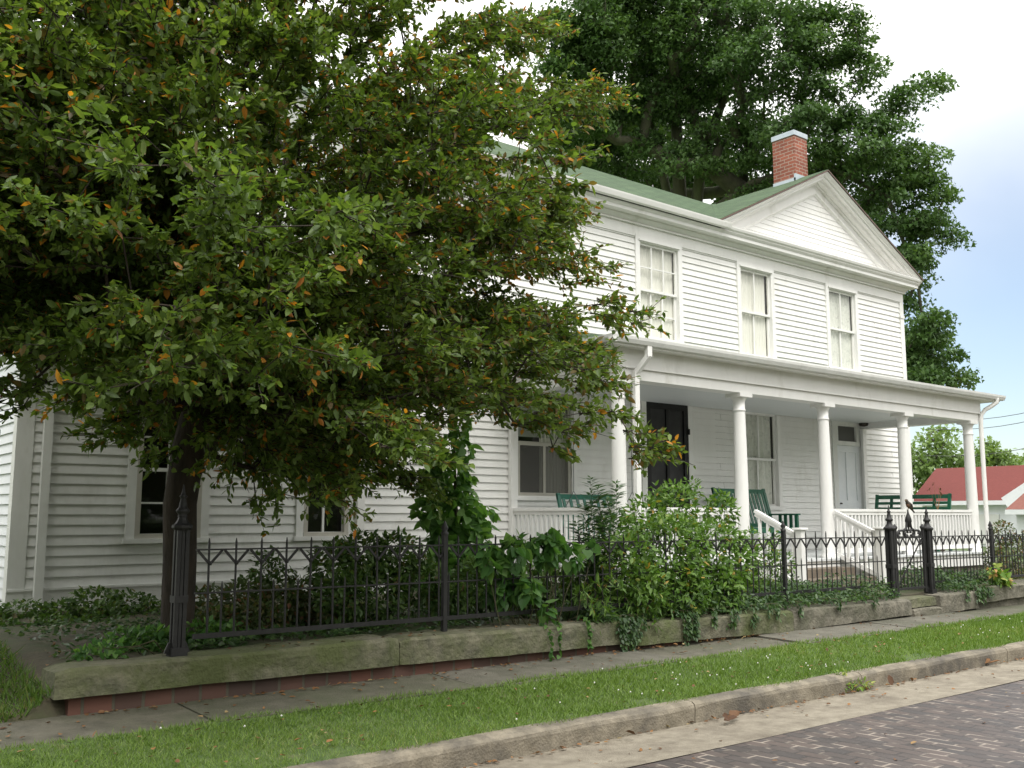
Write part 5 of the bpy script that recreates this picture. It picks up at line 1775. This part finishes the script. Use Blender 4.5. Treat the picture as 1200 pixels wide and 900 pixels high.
bush('dark_shrub', Z(aty(440, 720, 8.3), GY), 'dark green shrub under the crabapple right of the second wing window', 'shrub',
     blobs_at([(395, 665, 8.4, .28), (425, 650, 8.5, .25), (465, 655, 8.4, .28), (440, 695, 8.2, .32), (400, 700, 8.1, .25), (490, 680, 8.2, .26)], flat=(1, .9, .9)), 4200, 'oval', .07, .042, M['dark_leaf'], 14, .4)
bush('dark_shrub', Z(aty(590, 720, 8.1), GY), 'low dark green shrub behind the fence between vine column and bright shrub', 'shrub',
     blobs_at([(560, 685, 8.1, .28), (610, 690, 8.0, .28), (655, 695, 7.9, .28), (690, 690, 8.0, .3), (530, 705, 8.0, .22)], flat=(1, .9, .9)), 4200, 'oval', .07, .042, M['dark_leaf'], 14, .4)
bush('dark_shrub', Z(aty(315, 720, 8.9), GY), 'small thin dark shrub before the wall between the two wing windows', 'shrub',
     blobs_at([(310, 665, 8.9, .16), (330, 680, 8.9, .16), (295, 690, 8.9, .16), (345, 690, 8.9, .16), (318, 650, 8.9, .08)], flat=(1, .9, .9)), 700, 'oval', .06, .035, M['dark_leaf'], 12, .4)
bush('low_plants', Z(aty(110, 735, 11.0), .55), 'row of low dark leafy plants along the foot of the left wing wall', 'plants',
     blobs_at([(-20, 725, 11.2, .22), (30, 722, 11.2, .20), (75, 722, 11.1, .22), (110, 708, 11.0, .22), (145, 715, 10.9, .25), (180, 722, 10.7, .24), (125, 725, 10.6, .2), (60, 735, 10.6, .16), (0, 737, 10.6, .14)], flat=(1.4, .9, .8)), 3200, 'oval', .065, .04, M['dark_leaf'], 16, .3)
bush('low_plants', Z(aty(330, 730, 8.6), .56), 'low brownish green plants behind the left end of the iron fence', 'plants',
     blobs_at([(245, 712, 8.6, .22), (285, 705, 8.6, .22), (330, 710, 8.5, .24), (370, 708, 8.5, .24), (300, 725, 8.2, .2), (250, 728, 8.2, .16), (400, 718, 8.2, .2)], flat=(1.3, .9, .8)), 3000, 'oval', .06, .04, M['russet_leaf'], 14, .3, tintpow=1.4)
bush('low_plants', Z(aty(215, 745, 8.0), .56), 'fresh green low leaves round the foot of the corner post', 'plants',
     blobs_at([(150, 752, 7.9, .15), (180, 750, 7.8, .15), (235, 740, 7.7, .13), (262, 742, 7.7, .13), (120, 765, 7.4, .12), (200, 748, 7.8, .12)], flat=(1.5, .9, .6)), 900, 'oval', .06, .045, M['vine_leaf'], 14, .3)
bush('small_shrub', Z(aty(905, 700, 8.0), GY), 'loose small dark-stemmed shrub between the bright shrub and the stair railing', 'shrub',
     blobs_at([(895, 650, 7.9, .18), (915, 660, 7.9, .18), (890, 690, 7.7, .22), (925, 690, 7.8, .16), (905, 630, 7.9, .10), (880, 630, 7.9, .12)], flat=(1, .9, 1)), 1100, 'oval', .06, .033, M['bush_leaf'], 16, .4)
bush('russet_shrub', Z(aty(1185, 690, 8.2), GY), 'green and russet shrub at the right end behind the iron fence', 'shrub',
     blobs_at([(1175, 625, 8.2, .22), (1190, 650, 8.1, .32), (1168, 655, 8.0, .22), (1215, 640, 8.3, .35), (1160, 680, 7.8, .18), (1195, 685, 7.8, .25), (1240, 660, 8.2, .4)], flat=(1, .9, 1)), 5200, 'oval', .055, .032, M['russet_leaf'], 20, .5)
bush('weed', Z(aty(1170, 690, 7.1), .60), 'yellow-green broad-leaved weed on the wall in front of the russet shrub', 'weed',
     blobs_at([(1163, 668, 7.05, .09), (1172, 678, 7.02, .12), (1180, 685, 7.0, .10)], flat=(1, .8, 1)), 130, 'heart', .085, .07, M['weed_leaf'], 12, .5, upn=.5)


def ivy(name, label, x0, x1, n, strands, y0=7.0, y1=7.75, zf=lambda x: .62, hgt=.16, dens=None):
    """ivy bank along the wall with strands hanging over its face"""
    base = ((x0 + x1) / 2, (y0 + y1) / 2, GY)
    t = thing(name, base, label, 'ivy')
    x = x0 + (x1 - x0) * RNG.random(n)
    y = y0 + (y1 - y0) * RNG.random(n)
    lump = .5 + .5 * np.sin(x * 3.3 + y * 2) * np.sin(x * 7.1 + 1.3)
    z = np.array([zf(q) for q in x]) + hgt * RNG.random(n) * (.35 + .9 * lump) * np.minimum(1, (y - y0) / .18 + .25)
    P = [np.stack([x, y, z], 1)]
    D = [unit(np.stack([RNG.normal(size=n) * .6, -.5 + RNG.normal(size=n) * .6, -.2 + RNG.normal(size=n) * .4], 1))]
    mb = MB()
    for (sx0, zl, wd) in strands:
        for k in range(max(1, int(wd / .03))):
            xx = sx0 + random.uniform(-wd, wd)
            zt = zf(xx) + .04
            ze = zl + random.uniform(0, .12)
            pts = [(xx, y0 + .15, zt), (xx + .01, y0 - .03, zt + .01), (xx + random.uniform(-.03, .03), y0 - .05, (zt + ze) / 2), (xx + random.uniform(-.05, .05), y0 - .045, ze)]
            mb.tube(pts, .003, 4)
            m = max(8, int((zt - ze) * 130))
            f = RNG.random(m)
            P.append(np.stack([xx + RNG.normal(size=m) * .018, np.full(m, y0 - .05) + RNG.normal(size=m) * .012, zt + (ze - zt) * f], 1))
            D.append(unit(np.stack([RNG.normal(size=m) * .5, -.5 + RNG.normal(size=m) * .3, np.full(m, -.9)], 1)))
    if strands: mb.build('stem', M['stem'], t)
    P = np.concatenate(P); D = np.concatenate(D); n = len(P)
    Nn = unit(np.array([0, -.5, .9]) + RNG.normal(size=(n, 3)) * .45)
    leaf_mesh('foliage', 'oval', P, D, Nn, .05 * (.6 + .8 * RNG.random(n)), .032 * (.6 + .7 * RNG.random(n)), RNG.random(n), M['ivy_leaf'], t)
    return t


copz = lambda x: .60 - .006 * (x - 6)
ivy('trailing_ivy', 'ivy spilling over the stone wall below the stair railing left of the gate', 7.75, 12.05, 7000, [(7.85, .30, .10), (8.05, .32, .10), (8.6, .40, .08), (9.3, .42, .10), (9.8, .44, .08), (10.6, .44, .08), (11.3, .46, .05), (8.35, .36, .08), (8.95, .42, .06)], zf=copz, y1=8.1, hgt=.24)
ivy('trailing_ivy', 'ivy spilling over the short wall right of the gate', 13.25, 14.9, 3000, [(14.0, .36, .15), (14.25, .40, .12), (13.7, .46, .08)], zf=lambda x: .58, y1=7.9, hgt=.30)
ivy('trailing_ivy', 'ivy patch hanging over the coping beneath the fern-like plant', 6.6, 7.5, 1500, [(7.0, .22, .10), (6.85, .36, .08), (7.2, .40, .08), (7.1, .28, .06)], zf=copz, y1=7.6, hgt=.14)

# ground cover behind the fence
n = 9000
x = 2.0 + 10 * RNG.random(n) ** 1.2; y = 7.36 + 2.6 * RNG.random(n)
keep = (np.sin(x * 2.1 + 1) * np.sin(y * 3 + x) > -.75) & ((x > 2.7) | (RNG.random(n) < .3))
x = x[keep]; y = y[keep]; n = len(x)
P = np.stack([x, y, np.array([yard_z(a, b) for a, b in zip(x, y)]) + .03 + .07 * RNG.random(n)], 1)
D = unit(np.stack([RNG.normal(size=n), RNG.normal(size=n) - .4, RNG.normal(size=n) * .3], 1))
tag(leaf_mesh('ground_cover', 'oval', P, D, unit(np.array([0, -.2, 1.]) + RNG.normal(size=(n, 3)) * .35), .055 * (.6 + .8 * RNG.random(n)), .04 * (.6 + .7 * RNG.random(n)), RNG.random(n), M['ivy_leaf']), 'low ivy and leaf cover on the soil behind the iron fence', 'ground cover', kind='stuff')

# withered potted plant on the porch rail corner
wp = aty(1098, 588, 9.9)
t = thing('withered_plant', Z(wp, FLOOR), 'withered thin plant with a few brown leaves behind the porch railing', 'plant')
mb = MB(); mb.lathe(Z(wp, FLOOR), [(.09, 0), (.12, .20), (.13, .21), (.13, .24)], 14); mb.build('pot', M['step_stone'], t)
mb = MB(); tipsw = [aty(1094, 565, 9.9), aty(1101, 571, 9.9), aty(1103, 576, 9.9), aty(1089, 572, 9.9)]
for q in tipsw: mb.tube([Z(wp, FLOOR + .2), Z(wp + np.array([.01, 0, 0]), 1.7), q], [.006, .005, .002], 5)
mb.build('stem', M['dead_leaf'], t)
Pw = np.array([q + RNG.normal(size=3) * .015 for q in tipsw for k in range(2)]); n = len(Pw)
leaf_mesh('foliage', 'oval', Pw, unit(RNG.normal(size=(n, 3)) * .4 + np.array([.4, 0, -.8])), unit(RNG.normal(size=(n, 3)) + np.array([0, -2, 0])), np.full(n, .085), np.full(n, .04), RNG.random(n) * .4, M['litter'], t)

# =================================================================== GRASS, CLOVER, LEAVES ON THE GROUND
def verge_z(y):
    return np.interp(y, [5.425, 5.7, 6.1, 6.36], [.160, .185, .240, .280])


def scatter_verge(n, ex=1.0):
    # denser near the viewer
    x = 0.3 + 36 * RNG.random(n * 3) ** 1.9
    y = 5.40 + .97 * RNG.random(n * 3)
    return x[:n], y[:n]


n = 125000
x, y = scatter_verge(n)
edge = np.maximum(0, np.abs(y - 5.9) - .40)
y = y + .03 * np.sin(x * 5) * (edge > 0)
thin = (np.sin(x * 1.9 + 2.2) + np.sin(x * 4.7) > 1.35) & (y < 5.62)
keep = ~thin | (RNG.random(n) < .25)
x, y = x[keep], y[keep]; n = len(x)
P = np.stack([x, y, verge_z(y) - .004], 1)
D = unit(np.stack([RNG.normal(size=n) * .75, RNG.normal(size=n) * .75, np.full(n, .55)], 1))
Nn = unit(np.stack([RNG.normal(size=n) * .5, RNG.normal(size=n) * .5, np.ones(n)], 1))
Ls = (.026 + .042 * RNG.random(n)) * (1 + .25 * np.sin(x * 3.1) * np.sin(y * 6 + x))
dist = np.sqrt(x ** 2 + y ** 2)
Ws = .0048 * np.clip(dist / 6, 1, 3)
patch = .5 + .5 * np.sin(x * 1.3 + 4 * y) * np.sin(x * .7 - 1)
tag(leaf_mesh('grass', 'blade', P, D, Nn, Ls, Ws, np.clip(RNG.random(n) * .75 + .25 * patch, 0, 1), M['grass']), 'short green lawn grass on the strip between kerb and sidewalk', 'grass', kind='stuff')
n = 24000
x = -2 + 3.82 * RNG.random(n); y = 6.98 + 2.9 * RNG.random(n) ** 1.3
keep = (np.sin(x * 2.5) * np.sin(y * 2.8 + 1) > -.6) | (x > 1.2)
x, y = x[keep], y[keep]; n = len(x)
P = np.stack([x, y, np.array([yard_z(a, b) + .015 for a, b in zip(x, y)])], 1)
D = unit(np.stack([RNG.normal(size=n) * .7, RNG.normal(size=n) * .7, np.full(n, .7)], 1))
tag(leaf_mesh('grass', 'blade', P, D, unit(np.stack([RNG.normal(size=n) * .5, RNG.normal(size=n) * .5, np.ones(n)], 1)), .05 + .08 * RNG.random(n), np.full(n, .009), RNG.random(n), M['grass_dim']), 'patchy grass beside the left end of the stone wall', 'grass', kind='stuff')

n = 260
x = 2.0 + 24 * RNG.random(n) ** 0.8; y = 5.45 + .85 * RNG.random(n)
mb = MB()
for i in range(n):
    if math.sin(x[i] * 1.1) < -.2 and random.random() < .8: continue
    c = np.array([x[i], y[i], float(verge_z(y[i])) + .035 + .02 * random.random()]); r = .0085
    mb.add([c + (r, 0, 0), c + (0, r, 0), c + (-r, 0, 0), c + (0, -r, 0), c + (0, 0, r), c + (0, 0, -r)], [(0, 1, 4), (1, 2, 4), (2, 3, 4), (3, 0, 4), (1, 0, 5), (2, 1, 5), (3, 2, 5), (0, 3, 5)])
tag(mb.build('clover_flowers', M['clover']), 'tiny white clover heads dotted over the grass strip', 'clover flowers', kind='stuff')

# scattered litter
P = []
for (k, xa, xb, ya, yb, zf) in ((150, 1.2, 14, 6.45, 7.0, lambda a, b: .302), (150, 1.2, 12, 5.5, 6.3, lambda a, b: float(verge_z(b)) + .035), (70, 4, 14, 4.7, 5.28, lambda a, b: .03), (60, 3, 9, 7.0, 7.25, lambda a, b: .62 if b > 7.02 else .3), (30, 4, 12, 3.6, 4.5, lambda a, b: .052), (140, -1, 2.2, 7.1, 9.0, lambda a, b: yard_z(a, b) + .02)):
    for _ in range(k):
        a = xa + (xb - xa) * random.random() ** 1.3; b = random.uniform(ya, yb)
        P.append((a, b, zf(a, b)))
for _ in range(160):
    a = 2.0 + 7 * random.random(); P.append((a, 7.0 - abs(random.gauss(0, .05)), .312))
for _ in range(170):
    P.append((3.5 + 10 * random.random(), 5.285 - abs(random.gauss(0, .04)), .028))
P = np.array(P); n = len(P)
D = unit(np.stack([RNG.normal(size=n), RNG.normal(size=n), RNG.normal(size=n) * .12], 1))
tag(leaf_mesh('leaf_litter', 'curl', P, D, unit(np.array([0, 0, 1.]) + RNG.normal(size=(n, 3)) * .2), .04 * (.5 + .8 * RNG.random(n)), .026 * (.6 + .7 * RNG.random(n)), RNG.random(n), M['litter']), 'small fallen leaves scattered over sidewalk, grass and gutter', 'leaf litter', kind='stuff')

def leaf_clump(u, v, label, k, sz):
    d = ray(u, v); q = d * ((.04 - EYE) / d[2]) + np.array([0, 0, EYE])
    t = thing('fallen_leaf', tuple(q), label, 'leaf')
    n = k
    P = q + np.stack([RNG.normal(size=n) * sz * .45, RNG.normal(size=n) * sz * .2, np.abs(RNG.normal(size=n)) * .012], 1)
    D = unit(np.stack([RNG.normal(size=n), RNG.normal(size=n) * .6, RNG.random(n) * .5], 1))
    leaf_mesh('blade', 'curl', P, D, unit(np.array([0, -.4, 1.]) + RNG.normal(size=(n, 3)) * .4), sz * 1.2 * (.6 + .6 * RNG.random(n)), sz * .7 * (.6 + .6 * RNG.random(n)), RNG.random(n) * .75, M['litter'], t)


leaf_clump(855, 844, 'curled pale brown dead leaf on the gutter at the widest pale patch', 5, .09)
leaf_clump(1150, 778, 'crumpled rusty leaf on the gutter beside the kerb joint at the right', 7, .10)
leaf_clump(741, 866, 'small dark brown dead leaf in the gutter nearest the bottom edge', 1, .085)
leaf_clump(1050, 806, 'curled dry leaf beside the gutter weed', 1, .09)
wq = ray(1003, 808); wq = wq * ((.03 - EYE) / wq[2]) + np.array([0, 0, EYE])
bush('weed', tuple(wq), 'small green weed growing from the kerb joint with dead leaves in it', 'weed', [(wq + np.array([-.10, .04, .05]), (.16, .06, .06)), (wq + np.array([.06, .0, .04]), (.18, .07, .045)), (wq + np.array([-.12, .06, .12]), (.06, .04, .08))], 330, 'oval', .045, .022, M['weed_leaf'], 12, .3)

# unseen trees added behind and left of the viewer to block low sky light
tips = []
for k in range(15):
    cx_ = -45 + k * 11 + RNG.normal() * 2; cy_ = -21 + RNG.normal() * 2
    hh = 8.5 + 3 * RNG.random()
    if k > 10: hh = 15.5; cx_, cy_ = ((-17, -9), (-19, 0), (-20, 9), (-22, 18))[k - 11]
    tt, _d = blob_points([((cx_, cy_, hh * .62), (5.6, 3.6, hh * .42)), ((cx_ + 2, cy_ + 1, hh * .35), (4.5, 3.0, hh * .28))], 260, .6)
    tips.append(tt)
tips = np.concatenate(tips); m = 9
P = np.repeat(tips, m, 0) + RNG.normal(size=(len(tips) * m, 3)) * .45
n = len(P)
tag(leaf_mesh('sky_blocking_trees', 'rhomb', P, unit(RNG.normal(size=(n, 3)) + np.array([0, 0, -.3])), unit(RNG.normal(size=(n, 3)) * .6 + np.array([0, .3, .8])), .8 * (.7 + .6 * RNG.random(n)), .6 * (.7 + .6 * RNG.random(n)), RNG.random(n), M['maple_leaf']), 'unseen belt of trees added to block the low sky light', 'trees', kind='stuff')
